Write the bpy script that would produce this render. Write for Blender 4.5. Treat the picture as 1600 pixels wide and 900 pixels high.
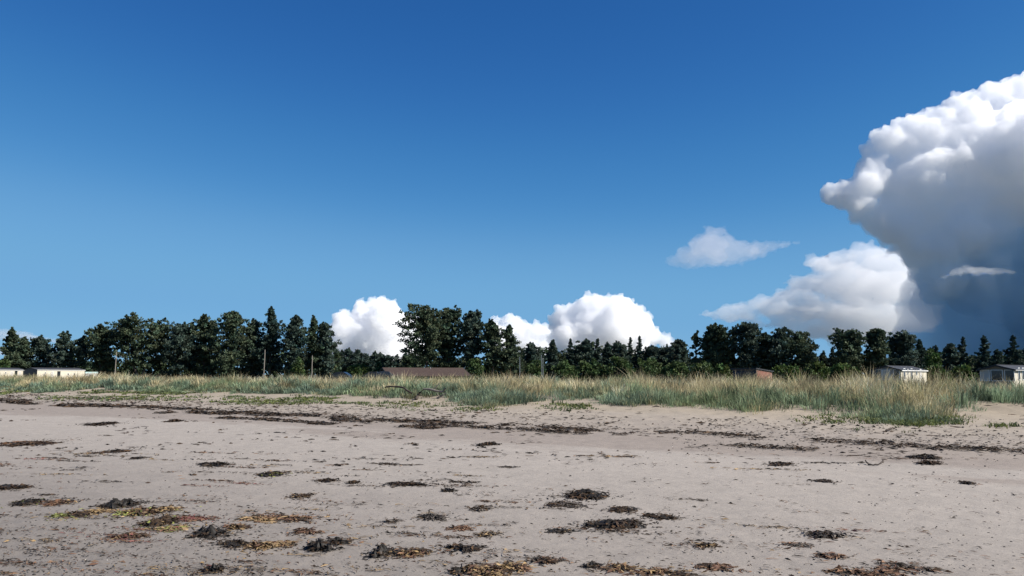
import bpy, bmesh, math, random
import numpy as np
from mathutils import Vector, Matrix

for _o in list(bpy.data.objects):
    bpy.data.objects.remove(_o)
S = bpy.context.scene
COL = S.collection
R = math.radians

# ------------------------------------------------------------------ camera
F = 1256.0                      # focal length in pixels of the 1600 px wide photograph
HORIZON = 585.0                 # row of the horizon
EYE = 1.65
PITCH = math.atan((HORIZON - 450.0) / F)
cam_data = bpy.data.cameras.new('camera')
cam_data.sensor_width = 36.0
cam_data.lens = 36.0 * F / 1600.0
cam_data.clip_start = 0.05
cam_data.clip_end = 200000.0
cam = bpy.data.objects.new('camera', cam_data)
cam.location = (0, 0, EYE)
cam.rotation_euler = (math.pi / 2 + PITCH, 0, 0)
COL.objects.link(cam)
S.camera = cam

# ------------------------------------------------------------------ sky and sun
SUN_EL, SUN_AZ = R(40.0), R(109.0)          # azimuth clockwise from the view direction
world = bpy.data.worlds.new('World')
S.world = world
world.use_nodes = True
wn = world.node_tree
sky = wn.nodes.new('ShaderNodeTexSky')
sky.sky_type = 'NISHITA'
sky.sun_disc = False
sky.sun_elevation = SUN_EL
sky.sun_rotation = SUN_AZ
sky.altitude = 2500.0
sky.air_density = 0.8
sky.dust_density = 0.0
sky.ozone_density = 10.0
bg = wn.nodes['Background']
bg.inputs['Strength'].default_value = 0.092
# the camera's own colour response: clear deep blue overhead, pale blue low down
_sc = wn.nodes.new('ShaderNodeVectorMath'); _sc.operation = 'SCALE'; _sc.inputs['Scale'].default_value = 0.079
_cv = wn.nodes.new('ShaderNodeRGBCurve')
for _i, _pts in enumerate((((0, 0), (.030, .011), (.049, .029), (.084, .074), (.148, .090), (.5, .16), (1, .26)),
                           ((0, 0), (.075, .062), (.118, .114), (.196, .188), (.308, .208), (.6, .26), (1, .34)),
                           ((0, 0), (.20, .195), (.296, .265), (.432, .330), (.55, .345), (.8, .37), (1, .42)))):
    _c = _cv.mapping.curves[_i]
    while len(_c.points) < len(_pts):
        _c.points.new(0.5, 0.5)
    for _p, _q in zip(_c.points, _pts):
        _p.location = _q
_cv.mapping.update()
_s2 = wn.nodes.new('ShaderNodeVectorMath'); _s2.operation = 'SCALE'; _s2.inputs['Scale'].default_value = 1 / 0.079
wn.links.new(sky.outputs[0], _sc.inputs[0]); wn.links.new(_sc.outputs[0], _cv.inputs['Color'])
wn.links.new(_cv.outputs[0], _s2.inputs[0]); wn.links.new(_s2.outputs[0], bg.inputs['Color'])
sun_data = bpy.data.lights.new('sun', 'SUN')
sun_data.energy = 5.0
sun_data.angle = R(0.5)
sun_data.color = (1.0, 0.95, 0.88)
sun = bpy.data.objects.new('sun', sun_data)
_d = Vector((math.sin(SUN_AZ) * math.cos(SUN_EL), math.cos(SUN_AZ) * math.cos(SUN_EL), math.sin(SUN_EL)))
sun.rotation_euler = (-_d).to_track_quat('-Z', 'Y').to_euler()
sun.location = _d * 50
COL.objects.link(sun)

S.view_settings.view_transform = 'Standard'
S.view_settings.look = 'None'
S.view_settings.exposure = 0.78
S.view_settings.gamma = 1.0
S.view_settings.use_curve_mapping = False
S.render.engine = 'CYCLES'
S.cycles.use_denoising = True
S.cycles.max_bounces = 64
S.cycles.diffuse_bounces = 3
S.cycles.glossy_bounces = 2
S.cycles.transmission_bounces = 4
S.cycles.transparent_max_bounces = 16
S.cycles.volume_bounces = 64
S.cycles.sample_clamp_indirect = 6.0

# ------------------------------------------------------------------ helpers
def ray(px, py):
    """direction through a photograph pixel, scaled to one metre forward (y = 1)"""
    a = (px - 800.0) / F
    b = (450.0 - py) / F
    c, s = math.cos(PITCH), math.sin(PITCH)
    v = Vector((a, c - b * s, s + b * c))
    return v / v.y

def at(px, py, depth):
    return Vector((0, 0, EYE)) + ray(px, py) * depth

def tag(o, label=None, category=None, group=None, kind=None):
    if label: o['label'] = label
    if category: o['category'] = category
    if group: o['group'] = group
    if kind: o['kind'] = kind
    return o

def link(name, mesh, mat=None, parent=None):
    o = bpy.data.objects.new(name, mesh)
    COL.objects.link(o)
    if mat is not None and len(mesh.materials) == 0:
        mesh.materials.append(mat)
    if parent is not None:
        o.parent = parent
    return o

def empty(name, loc, rz=0.0):
    o = bpy.data.objects.new(name, None)
    o.location = loc
    o.rotation_euler = (0, 0, rz)
    o.empty_display_size = 0.2
    COL.objects.link(o)
    return o

def np_mesh(name, verts, faces, k, smooth=False, colors=None):
    """fast mesh from numpy: verts (n,3), faces (m,k); colors (n,3) per vertex"""
    me = bpy.data.meshes.new(name)
    verts = np.ascontiguousarray(verts, dtype=np.float32)
    faces = np.ascontiguousarray(faces, dtype=np.int32)
    me.vertices.add(len(verts))
    me.vertices.foreach_set('co', verts.ravel())
    m = len(faces)
    me.loops.add(m * k)
    me.loops.foreach_set('vertex_index', faces.ravel())
    me.polygons.add(m)
    me.polygons.foreach_set('loop_start', np.arange(m, dtype=np.int32) * k)
    me.polygons.foreach_set('loop_total', np.full(m, k, dtype=np.int32))
    if smooth:
        me.polygons.foreach_set('use_smooth', np.ones(m, dtype=bool))
    me.update(calc_edges=True)
    if colors is not None:
        a = me.color_attributes.new('tint', 'FLOAT_COLOR', 'POINT')
        c = np.ones((len(verts), 4), dtype=np.float32)
        c[:, :3] = colors
        a.data.foreach_set('color', c.ravel())
    return me

def _hash2(ix, iy, seed):
    h = (ix.astype(np.int64) * 374761393 + iy.astype(np.int64) * 668265263 + seed * 1442695041) & 0xffffffff
    h = ((h ^ (h >> 13)) * 1274126177) & 0xffffffff
    return ((h ^ (h >> 16)) & 0xffff) / 65535.0

def noise2(x, y, seed=0):
    x = np.asarray(x, dtype=float); y = np.asarray(y, dtype=float)
    ix = np.floor(x); iy = np.floor(y)
    fx = x - ix; fy = y - iy
    fx = fx * fx * (3 - 2 * fx); fy = fy * fy * (3 - 2 * fy)
    a = _hash2(ix, iy, seed); b = _hash2(ix + 1, iy, seed)
    c = _hash2(ix, iy + 1, seed); d = _hash2(ix + 1, iy + 1, seed)
    return (a + (b - a) * fx) * (1 - fy) + (c + (d - c) * fx) * fy

def fbm2(x, y, seed=0, octaves=4):
    t = 0.0; amp = 0.5
    for i in range(octaves):
        t = t + amp * (noise2(x, y, seed + i * 17) * 2 - 1)
        x = np.asarray(x) * 2.03 + 11.3; y = np.asarray(y) * 2.03 - 7.1; amp *= 0.5
    return t

def new_mat(name):
    m = bpy.data.materials.new(name)
    m.use_nodes = True
    nt = m.node_tree
    return m, nt, nt.nodes['Principled BSDF']

def simple(name, col, rough=0.8, var=0.12, scale=8.0, bump=0.0, spec=0.3, metallic=0.0):
    """plain colour with a little uneven wear"""
    m, nt, b = new_mat(name)
    tc = nt.nodes.new('ShaderNodeTexCoord')
    nz = nt.nodes.new('ShaderNodeTexNoise'); nz.inputs['Scale'].default_value = scale; nz.inputs['Detail'].default_value = 6
    nt.links.new(tc.outputs['Object'], nz.inputs['Vector'])
    mx = nt.nodes.new('ShaderNodeMix'); mx.data_type = 'RGBA'
    mx.inputs[6].default_value = (*[c * (1 - var) for c in col], 1)
    mx.inputs[7].default_value = (*[min(1, c * (1 + var)) for c in col], 1)
    nt.links.new(nz.outputs['Fac'], mx.inputs['Factor'])
    nt.links.new(mx.outputs[2], b.inputs['Base Color'])
    b.inputs['Roughness'].default_value = rough
    b.inputs['Specular IOR Level'].default_value = spec
    b.inputs['Metallic'].default_value = metallic
    if bump:
        bp = nt.nodes.new('ShaderNodeBump'); bp.inputs['Strength'].default_value = bump; bp.inputs['Distance'].default_value = 0.02
        nt.links.new(nz.outputs['Fac'], bp.inputs['Height'])
        nt.links.new(bp.outputs[0], b.inputs['Normal'])
    return m

def tint_mat(name, rough=0.8, spec=0.2, transl=0.0, val=1.0):
    """colour comes from the per-piece 'tint' attribute; thin leaves may let light through"""
    m, nt, b = new_mat(name)
    at_ = nt.nodes.new('ShaderNodeAttribute'); at_.attribute_name = 'tint'
    nt.links.new(at_.outputs['Color'], b.inputs['Base Color'])
    b.inputs['Roughness'].default_value = rough
    b.inputs['Specular IOR Level'].default_value = spec
    if transl:
        tr = nt.nodes.new('ShaderNodeBsdfTranslucent')
        nt.links.new(at_.outputs['Color'], tr.inputs['Color'])
        mx = nt.nodes.new('ShaderNodeMixShader'); mx.inputs[0].default_value = transl
        nt.links.new(b.outputs[0], mx.inputs[1]); nt.links.new(tr.outputs[0], mx.inputs[2])
        nt.links.new(mx.outputs[0], nt.nodes['Material Output'].inputs['Surface'])
    return m

# ------------------------------------------------------------------ the lie of the land
# u runs along the shore (to the right and towards the camera), v runs inland across it
SA = R(36.6)
CU, SU = math.cos(SA), math.sin(SA)
def uv(x, y):
    return x * CU - y * SU, x * SU + y * CU
def xy(u, v):
    return u * CU + v * SU, -u * SU + v * CU

_PV = np.array([-400, -120, -40, 0, 8, 12.6, 14.2, 15.6, 18, 21, 23, 25.5, 28.5, 31.5, 35, 42, 52, 80, 400, 9e4])
_PZ = np.array([-6, -2.5, -0.9, 0, .07, .14, .22, .26, .34, .45, .54, .78, .98, 1.0, .82, .45, .15, .0, .0, .0])
def _profile(v):
    # linear profile softened by averaging
    t = 0
    for d in (-1.0, -.5, 0, .5, 1.0):
        t = t + np.interp(v + d, _PV, _PZ)
    return t / 5

def height(x, y):
    u, v = uv(np.asarray(x, float), np.asarray(y, float))
    w = v + 0.7 * fbm2(u * .09, v * .05, 3, 2)
    z = _profile(w)
    dune = np.clip((v - 21) / 4, 0, 1) * np.clip((60 - v) / 15, 0, 1)
    z = z + dune * (0.20 * fbm2(u * .16, v * .2, 5, 3) + .05 * fbm2(u * .9, v * .9, 6, 2))
    z = z - dune * .13 * np.clip((u + 10) / 6, 0, 1)
    beach = np.clip((24 - v) / 3, 0, 1) * np.clip((v + 15) / 8, 0, 1)
    z = z + beach * (.035 * fbm2(u * .22, v * .5, 7, 2) + .012 * fbm2(u * 1.3, v * 1.7, 8, 3))
    rough = np.clip((v - 15.5) / 2, 0, 1) * np.clip((30 - v) / 5, 0, 1)
    z = z + rough * .035 * fbm2(u * 3.1, v * 3.1, 9, 3)
    return z

def ground_hit(px, py):
    """where the sight line through a pixel meets the land"""
    d = ray(px, py)
    ys = np.concatenate([np.arange(3, 40, .05), np.arange(40, 160, .25)])
    z = EYE + d.z * ys
    h = height(d.x * ys, ys)
    k = int(np.argmax(z <= h)) if np.any(z <= h) else len(ys) - 1
    return Vector((d.x * ys[k], ys[k], float(h[k])))

def ground_hits(px, py):
    """the same for many pixels at once (beach only)"""
    px = np.asarray(px, float); py = np.asarray(py, float)
    a = (px - 800.0) / F; b = (450.0 - py) / F
    c, s = math.cos(PITCH), math.sin(PITCH)
    dy = c - b * s; dx = a / dy; dz = (s + b * c) / dy
    y = (0.1 - EYE) / dz
    for _ in range(14):
        y = .3 * y + .7 * (height(dx * y, y) - EYE) / dz
    return np.stack([dx * y, y, height(dx * y, y)], -1)

# grass foot: edge of the dune grass, traced along the shore
FOOT_PX = [(-140, 606), (0, 609), (60, 614), (100, 612), (150, 609), (240, 613), (350, 614), (450, 616), (500, 618), (540, 620), (600, 624), (640, 622), (700, 622),
           (716, 632), (760, 637), (800, 633), (850, 630), (872, 621), (925, 621), (935, 633), (980, 637), (1050, 635), (1100, 637), (1150, 644), (1180, 645), (1240, 641),
           (1300, 646), (1350, 654), (1400, 660), (1450, 662), (1480, 656), (1496, 641), (1520, 635), (1560, 634), (1600, 631), (1750, 640)]
_f = [ground_hit(*p) for p in FOOT_PX]
_fu = np.array([uv(p.x, p.y)[0] for p in _f]); _fv = np.array([uv(p.x, p.y)[1] for p in _f])
_o = np.argsort(_fu); _fu, _fv = _fu[_o], _fv[_o]
def foot(u):
    return np.interp(u, _fu, _fv)

# ------------------------------------------------------------------ sand and soil
def ground_material():
    m, nt, b = new_mat('beach_sand')
    N = nt.nodes.new; L = nt.links.new
    geo = N('ShaderNodeNewGeometry')
    mp = N('ShaderNodeMapping'); mp.vector_type = 'POINT'; mp.inputs['Rotation'].default_value = (0, 0, SA)
    L(geo.outputs['Position'], mp.inputs['Vector'])
    sep = N('ShaderNodeSeparateXYZ'); L(mp.outputs[0], sep.inputs[0])
    def noise(scale, detail=4, rough=.55, src=None, stretch=None):
        n = N('ShaderNodeTexNoise'); n.inputs['Scale'].default_value = scale; n.inputs['Detail'].default_value = detail; n.inputs['Roughness'].default_value = rough
        if stretch:
            q = N('ShaderNodeMapping'); q.inputs['Scale'].default_value = stretch; L(mp.outputs[0], q.inputs[0]); L(q.outputs[0], n.inputs['Vector'])
        else:
            L(mp.outputs[0], n.inputs['Vector'])
        return n.outputs['Fac']
    def math_(op, a, bb, c=None):
        q = N('ShaderNodeMath'); q.operation = op
        for i, t in enumerate((a, bb, c)):
            if t is None: continue
            if isinstance(t, (int, float)): q.inputs[i].default_value = t
            else: L(t, q.inputs[i])
        return q.outputs[0]
    # band position across the beach, made uneven
    n_big = noise(.30, 5, .6, stretch=(.16, 1, 1))
    n_fine = noise(1.7, 5, .6, stretch=(.35, 1, 1))
    v = math_('ADD', sep.outputs['Y'], math_('MULTIPLY_ADD', n_big, 7.0, -3.5))
    v = math_('ADD', v, math_('MULTIPLY_ADD', n_fine, 1.6, -.8))
    ramp = N('ShaderNodeValToRGB')
    vr = N('ShaderNodeMapRange'); vr.inputs['From Min'].default_value = 0; vr.inputs['From Max'].default_value = 40
    L(v, vr.inputs['Value']); L(vr.outputs[0], ramp.inputs[0])
    stops = [(0.0, (0.169, 0.149, 0.128)), (.10, (0.185, 0.162, 0.139)), (.16, (0.232, 0.204, 0.177)), (.23, (0.264, 0.234, 0.204)), (.335, (0.288, 0.255, 0.222)), (.350, (0.228, 0.194, 0.166)),
             (.40, (0.226, 0.191, 0.162)), (.44, (0.251, 0.215, 0.180)), (.53, (0.281, 0.240, 0.194)), (.60, (0.281, 0.235, 0.177)), (.8, (0.158, 0.127, 0.086)), (1.0, (0.089, 0.083, 0.048))]
    el = ramp.color_ramp.elements
    while len(el) < len(stops): el.new(.5)
    for e, (p, c) in zip(el, stops):
        e.position = p; e.color = (*c, 1)
    # fine grain and small dark specks of shell and weed
    grain = noise(55, 8, .75)
    mott = noise(3.2, 6, .6)
    g = math_('MULTIPLY_ADD', grain, .42, .79)
    g = math_('MULTIPLY', g, math_('MULTIPLY_ADD', mott, .40, .80))
    mul = N('ShaderNodeVectorMath'); mul.operation = 'SCALE'; L(ramp.outputs[0], mul.inputs[0]); L(g, mul.inputs['Scale'])
    spk = N('ShaderNodeTexVoronoi'); spk.inputs['Scale'].default_value = 26; L(mp.outputs[0], spk.inputs['Vector'])
    sp = math_('LESS_THAN', spk.outputs['Distance'], math_('MULTIPLY_ADD', noise(.9, 4), .42, -.105))
    mix = N('ShaderNodeMix'); mix.data_type = 'RGBA'; L(math_('MULTIPLY', sp, .65), mix.inputs['Factor'])
    L(mul.outputs[0], mix.inputs[6]); mix.inputs[7].default_value = (.05, .036, .028, 1)
    L(mix.outputs[2], b.inputs['Base Color'])
    damp = N('ShaderNodeMapRange'); damp.inputs['From Min'].default_value = 1; damp.inputs['From Max'].default_value = 9
    damp.inputs['To Min'].default_value = .62; damp.inputs['To Max'].default_value = .95
    L(v, damp.inputs['Value']); L(damp.outputs[0], b.inputs['Roughness'])
    b.inputs['Specular IOR Level'].default_value = .25
    # relief: wind ripple, trodden hollows, grain
    hgt = math_('MULTIPLY_ADD', noise(9, 6, .6, stretch=(.5, 1, 1)), .030, 0)
    hgt = math_('ADD', hgt, math_('MULTIPLY', grain, .006))
    hgt = math_('ADD', hgt, math_('MULTIPLY', mott, .03))
    bp = N('ShaderNodeBump'); bp.inputs['Strength'].default_value = .65; bp.inputs['Distance'].default_value = 1.0
    L(hgt, bp.inputs['Height']); L(bp.outputs[0], b.inputs['Normal'])
    return m

def build_ground():
    az = np.concatenate([np.linspace(-180, -50, 27)[:-1], np.linspace(-48, 48, 340), np.linspace(50, 180, 27)[1:]])
    az = np.radians(az)
    rr = np.concatenate([[0.4, 1, 2, 3], np.geomspace(4, 75, 360), np.geomspace(75, 90000, 60)[1:]])
    A, Rr = np.meshgrid(az, rr)
    X = Rr * np.sin(A); Y = Rr * np.cos(A)
    Z = height(X, Y)
    V = np.stack([X, Y, Z], -1).reshape(-1, 3)
    na, nr = len(az), len(rr)
    i, j = np.meshgrid(np.arange(na - 1), np.arange(nr - 1))
    a = (j * na + i).ravel()
    Fq = np.stack([a, a + 1, a + 1 + na, a + na], -1)[:, ::-1]
    me = np_mesh('beach', V, Fq, 4, smooth=True)
    o = link('beach', me, ground_material())
    tag(o, 'pale sandy beach rising to low grass covered dunes', None, None, 'structure')
build_ground()

# ------------------------------------------------------------------ clouds
def _ico(sub):
    bm = bmesh.new(); bmesh.ops.create_icosphere(bm, subdivisions=sub, radius=1.0)
    v = np.array([q.co[:] for q in bm.verts]); f = np.array([[q.index for q in p.verts] for p in bm.faces]); bm.free()
    return v, f
ICO2 = _ico(2)

def vol_mat(name, density, color=(1, 1, 1), aniso=0.0, absorb=(0, 0, 0)):
    m = bpy.data.materials.new(name); m.use_nodes = True
    nt = m.node_tree; nt.nodes.clear()
    out = nt.nodes.new('ShaderNodeOutputMaterial')
    pv = nt.nodes.new('ShaderNodeVolumePrincipled')
    pv.inputs['Color'].default_value = (*color, 1)
    pv.inputs['Density'].default_value = density
    pv.inputs['Anisotropy'].default_value = aniso
    nt.links.new(pv.outputs[0], out.inputs['Volume'])
    return m

def cloud(name, label, depth, blobs, voxel_px, density, seed, levels=((9, .30, .50, .80), (5, .30, .50, .85)),
          squash=1.0, depth_spread=0.6, disp=((20, 9), (9, 4), (4, 1.8)), color=(.992, .992, .994), aniso=0.0, up=0.15, deep=1.0, wide=1.0):
    """billowing cloud: heaps of ever smaller puffs, fused into one closed skin filled with droplets"""
    rng = np.random.default_rng(seed)
    px = depth / F
    bl = []
    for b in blobs:
        c = np.array(at(b[0], b[1], depth)); r = b[2] * px
        c[1] += rng.uniform(-1, 1) * depth_spread * r + (b[3] if len(b) > 3 else 0)
        bl.append((c, r))
    allb = list(bl); cur = bl
    for (n, lo, hi, off) in levels:
        nxt = []
        for c, r in cur:
            for _ in range(n):
                d = rng.normal(size=3); d[2] += up; d[1] *= .9; d /= np.linalg.norm(d)
                rr = r * rng.uniform(lo, hi)
                cc = c + d * r * off * np.array([wide, deep, squash])
                nxt.append((cc, rr))
        allb += nxt; cur = nxt
    iv, jf = ICO2
    V = np.concatenate([c + iv * np.array([r * wide, r * deep, r * squash]) for c, r in allb])
    Fc = np.concatenate([jf + i * len(iv) for i in range(len(allb))])
    org = V.mean(0)
    me = np_mesh('tmp', V - org, Fc, 3)
    o = bpy.data.objects.new('tmp', me); COL.objects.link(o)
    rm = o.modifiers.new('r', 'REMESH'); rm.mode = 'VOXEL'; rm.voxel_size = voxel_px * px
    for sz, st in disp:
        tx = bpy.data.textures.new('billow', 'VORONOI'); tx.noise_scale = sz * px; tx.distance_metric = 'DISTANCE'
        dm = o.modifiers.new('d', 'DISPLACE'); dm.texture = tx; dm.strength = -st * px; dm.mid_level = 0.35
        dm.texture_coords = 'LOCAL'
    dg = bpy.context.evaluated_depsgraph_get()
    me2 = bpy.data.meshes.new_from_object(o.evaluated_get(dg))
    bpy.data.objects.remove(o); bpy.data.meshes.remove(me)
    me2.materials.clear()
    me2.name = name
    ob = link(name, me2, vol_mat(name + '_droplets', density / px, color, aniso))
    ob.location = org
    tag(ob, label, 'cloud', 'clouds over the coast')
    return ob

cloud('cumulus_cloud', 'white heaped cloud rising behind the low trees left of the tall pine clump', 24000,
      [(548, 520, 30), (540, 545, 34), (575, 505, 32), (590, 492, 26), (605, 505, 34), (620, 515, 32), (600, 540, 45), (636, 520, 22), (643, 500, 13),
       (565, 485, 16), (588, 477, 13), (610, 482, 15), (535, 500, 14), (630, 550, 35), (560, 560, 40)],
      1.9, .085, 3, levels=((12, .24, .42, .95), (6, .3, .5, .92)), disp=((14, 5), (7, 3), (4, 1.6)))
cloud('cumulus_cloud', 'small white heaped cloud showing just right of the tall pine clump', 26000,
      [(775, 505, 12), (795, 503, 14), (810, 512, 16), (835, 518, 16), (850, 520, 14), (820, 535, 24), (850, 545, 22), (780, 530, 24), (868, 520, 12)],
      1.9, .085, 4, levels=((12, .24, .42, .95), (6, .3, .5, .92)), disp=((14, 5), (7, 3), (4, 1.6)))
cloud('cumulus_cloud', 'broad white cauliflower cloud above the row of small spruces', 22000,
      [(880, 500, 22), (898, 490, 20), (920, 480, 22), (945, 485, 24), (970, 482, 22), (985, 495, 22), (925, 510, 36), (960, 515, 36), (1000, 515, 24),
       (1020, 525, 16), (1040, 532, 13), (890, 530, 30), (990, 540, 28), (930, 545, 36), (1055, 538, 8), (868, 505, 12), (925, 468, 10), (962, 470, 9)],
      1.9, .085, 5, levels=((12, .24, .42, .95), (6, .3, .5, .92)), disp=((14, 5), (7, 3), (4, 1.6)))
cloud('wispy_cloud', 'small lone pinkish cloud floating clear of the big storm cloud', 7000,
      [(1056, 406, 11), (1066, 404, 14), (1088, 398, 20), (1108, 384, 23), (1114, 368, 16), (1130, 374, 16), (1140, 388, 20), (1162, 392, 18), (1185, 389, 14), (1206, 385, 11), (1226, 382, 8), (1242, 379, 5), (1115, 404, 17), (1145, 405, 13), (1078, 411, 11)],
      1.8, .0065, 6, levels=((10, .3, .6, .85), (5, .35, .55, .9)), squash=.85, disp=((24, 7), (10, 5), (5, 2.5)), up=0, color=(.97, .935, .945), deep=2.2, wide=1.25)
cloud('storm_cloud', 'huge towering grey storm cloud with bright white top edge', 9000,
      [(1302, 304, 22), (1326, 302, 28), (1342, 320, 28), (1354, 288, 32), (1368, 262, 26), (1358, 236, 16), (1378, 350, 32), (1390, 222, 30), (1410, 200, 20), (1432, 192, 22), (1452, 220, 46), (1468, 184, 24), (1492, 168, 22),
       (1515, 160, 22), (1540, 150, 24), (1562, 150, 26), (1588, 138, 24), (1615, 150, 46), (1440, 290, 66), (1520, 250, 84), (1600, 260, 106), (1420, 350, 46),
       (1455, 385, 54), (1530, 370, 84), (1620, 380, 96), (1470, 430, 46), (1540, 440, 66), (1640, 460, 90), (1720, 280, 130), (1740, 400, 110), (1880, 280, 190, -700), (1900, 470, 150, -700)],  # end blobs are out of view, added to shade the rain below
      3.6, .07, 23, depth_spread=.2, disp=((26, 9), (12, 6), (6, 3)), levels=((15, .20, .38, .93), (6, .26, .46, .88)), color=(.999, .999, .9995))
cloud('rain_curtain', 'dark blue curtain of rain hanging below the storm cloud', 9100,
      [(1430, 450, 26), (1480, 430, 46), (1550, 420, 70), (1630, 420, 80), (1440, 480, 34), (1490, 470, 54), (1550, 470, 80), (1430, 530, 36), (1500, 530, 60), (1580, 530, 70), (1660, 530, 90), (1410, 565, 32),
       (1480, 590, 50), (1560, 590, 50), (1740, 480, 110), (1640, 590, 50)],
      8.0, .018, 22, depth_spread=.2, disp=((40, 10),), levels=((8, .3, .5, .7),), color=(.66, .82, .905), deep=1.3)  # absorbing blue tint: the storm cloud's shade is put into the colour
cloud('shelf_cloud', 'low layered grey white cloud at the foot of the storm cloud', 12000,
      [(1280, 410, 16), (1312, 408, 22), (1350, 400, 22), (1385, 412, 28), (1270, 440, 20), (1240, 462, 20), (1195, 474, 17), (1155, 482, 13), (1320, 445, 34), (1370, 455, 38),
       (1215, 488, 20), (1270, 485, 28), (1335, 495, 36), (1125, 488, 9), (1400, 440, 34), (1165, 495, 13), (1230, 506, 18), (1290, 516, 24), (1185, 508, 10), (1345, 520, 30), (1110, 491, 8), (1140, 496, 12), (1135, 484, 9), (1250, 525, 16), (1400, 500, 34)],
      2.6, .022, 8, squash=.75, disp=((26, 8), (11, 5), (5, 2.5)), color=(.90, .91, .925), deep=2.0, wide=1.7, levels=((12, .25, .45, .92), (5, .3, .5, .9)))
cloud('scud_cloud', 'small bright scrap of cloud in front of the dark storm base', 6500,
      [(1495, 425, 10), (1512, 422, 12), (1530, 423, 12), (1550, 424, 10), (1568, 424, 8), (1580, 425, 6), (1478, 432, 6)],
      1.6, .010, 9, squash=.6, disp=((14, 6), (6, 3)), color=(.985, .985, .985), deep=2.0, levels=((8, .4, .6, .8), (5, .35, .55, .9)))
cloud('cloud_bank', 'faint flat grey cloud bank low on the left horizon', 30000,
      [(-60, 530, 22), (-20, 527, 22), (15, 520, 18), (40, 526, 18), (65, 531, 14), (90, 534, 12), (115, 538, 9), (140, 540, 6), (0, 550, 26), (60, 552, 22), (120, 552, 14)],
      2.4, .012, 10, squash=.30, disp=((20, 6), (8, 3)), color=(.72, .78, .85), deep=3.0, levels=((8, .4, .6, .8), (4, .35, .55, .9)))

# ------------------------------------------------------------------ trees
def tube(pts, rad, sides=6):
    """tapered bent tube through pts; returns verts, quads"""
    pts = np.asarray(pts, float); n = len(pts)
    d = np.gradient(pts, axis=0); d /= np.linalg.norm(d, axis=1)[:, None] + 1e-9
    ref = np.where(np.abs(d[:, 2:3]) > .9, np.array([[1., 0, 0]]), np.array([[0, 0, 1.]]))
    a = np.cross(d, ref); a /= np.linalg.norm(a, axis=1)[:, None]
    b = np.cross(d, a)
    th = np.linspace(0, 2 * np.pi, sides, endpoint=False)
    rad = np.asarray(rad, float)[:, None, None]
    V = pts[:, None, :] + rad * (a[:, None, :] * np.cos(th)[None, :, None] + b[:, None, :] * np.sin(th)[None, :, None])
    V = V.reshape(-1, 3)
    q = []
    for i in range(n - 1):
        for k in range(sides):
            k2 = (k + 1) % sides
            q.append((i * sides + k, i * sides + k2, (i + 1) * sides + k2, (i + 1) * sides + k))
    return V, np.array(q)

def join(parts):
    V, Q, n = [], [], 0
    for v, q in parts:
        V.append(v); Q.append(q + n); n += len(v)
    return np.concatenate(V), np.concatenate(Q)

def sprays(rng, cen, rad, n, size, flat=.6, lift=.5, thin=.3):
    """needle sprays: slim leaf-shaped quads pointing out and up from clump centres. cen (c,3), rad (c,)"""
    c = len(cen)
    d = rng.normal(size=(c, n, 3)); d /= np.linalg.norm(d, axis=2)[..., None]
    r = rad[:, None, None] * (rng.uniform(0.15, 1, (c, n, 1)) ** .6)
    p = cen[:, None, :] + d * r * np.array([1, 1, flat])
    ax = d * .8 + rng.normal(size=(c, n, 3)) * .45; ax[..., 2] += lift
    ax /= np.linalg.norm(ax, axis=2)[..., None]
    sd = np.cross(ax, rng.normal(size=(c, n, 3))); sd /= np.linalg.norm(sd, axis=2)[..., None] + 1e-9
    L = size * rng.uniform(.6, 1.35, (c, n, 1)); W = L * thin * rng.uniform(.7, 1.3, (c, n, 1))
    V = np.stack([p - ax * L * .5, p + sd * W, p + ax * L * .5, p - sd * W], 2).reshape(-1, 3)
    Q = np.arange(len(V)).reshape(-1, 4)
    return V, Q

def tints(rng, base, c, n, var=.25, hue=.15):
    """one colour for each clump, a little different for each spray"""
    k = 1 + rng.normal(size=(c, 1, 1)) * var
    kk = 1 + rng.normal(size=(c, n, 1)) * var * .6
    h = rng.normal(size=(c, 1, 1)) * hue
    col = np.array(base)[None, None, :] * np.clip(k, .5, 1.8) * np.clip(kk, .5, 1.7)
    col = col * np.concatenate([1 + h, np.ones_like(h), 1 - h * .5], 2)
    return np.repeat(np.clip(col, .003, .6).reshape(-1, 3), 4, axis=0)

NEEDLES = tint_mat('pine_needles', .7, .2, .22)
LEAVES = tint_mat('bush_leaves', .65, .25, .25)
BARK = simple('pine_bark', (.085, .068, .058), .95, .35, 3.0, .6, .1)
BARK_PALE = simple('pale_bark', (.20, .17, .145), .95, .3, 3.0, .6, .1)

PINE = (.052, .073, .042); PINE_B = (.045, .068, .052); SPRUCE = (.034, .056, .043); LIGHT = (.055, .088, .022); BUSH = (.050, .082, .026)

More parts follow.
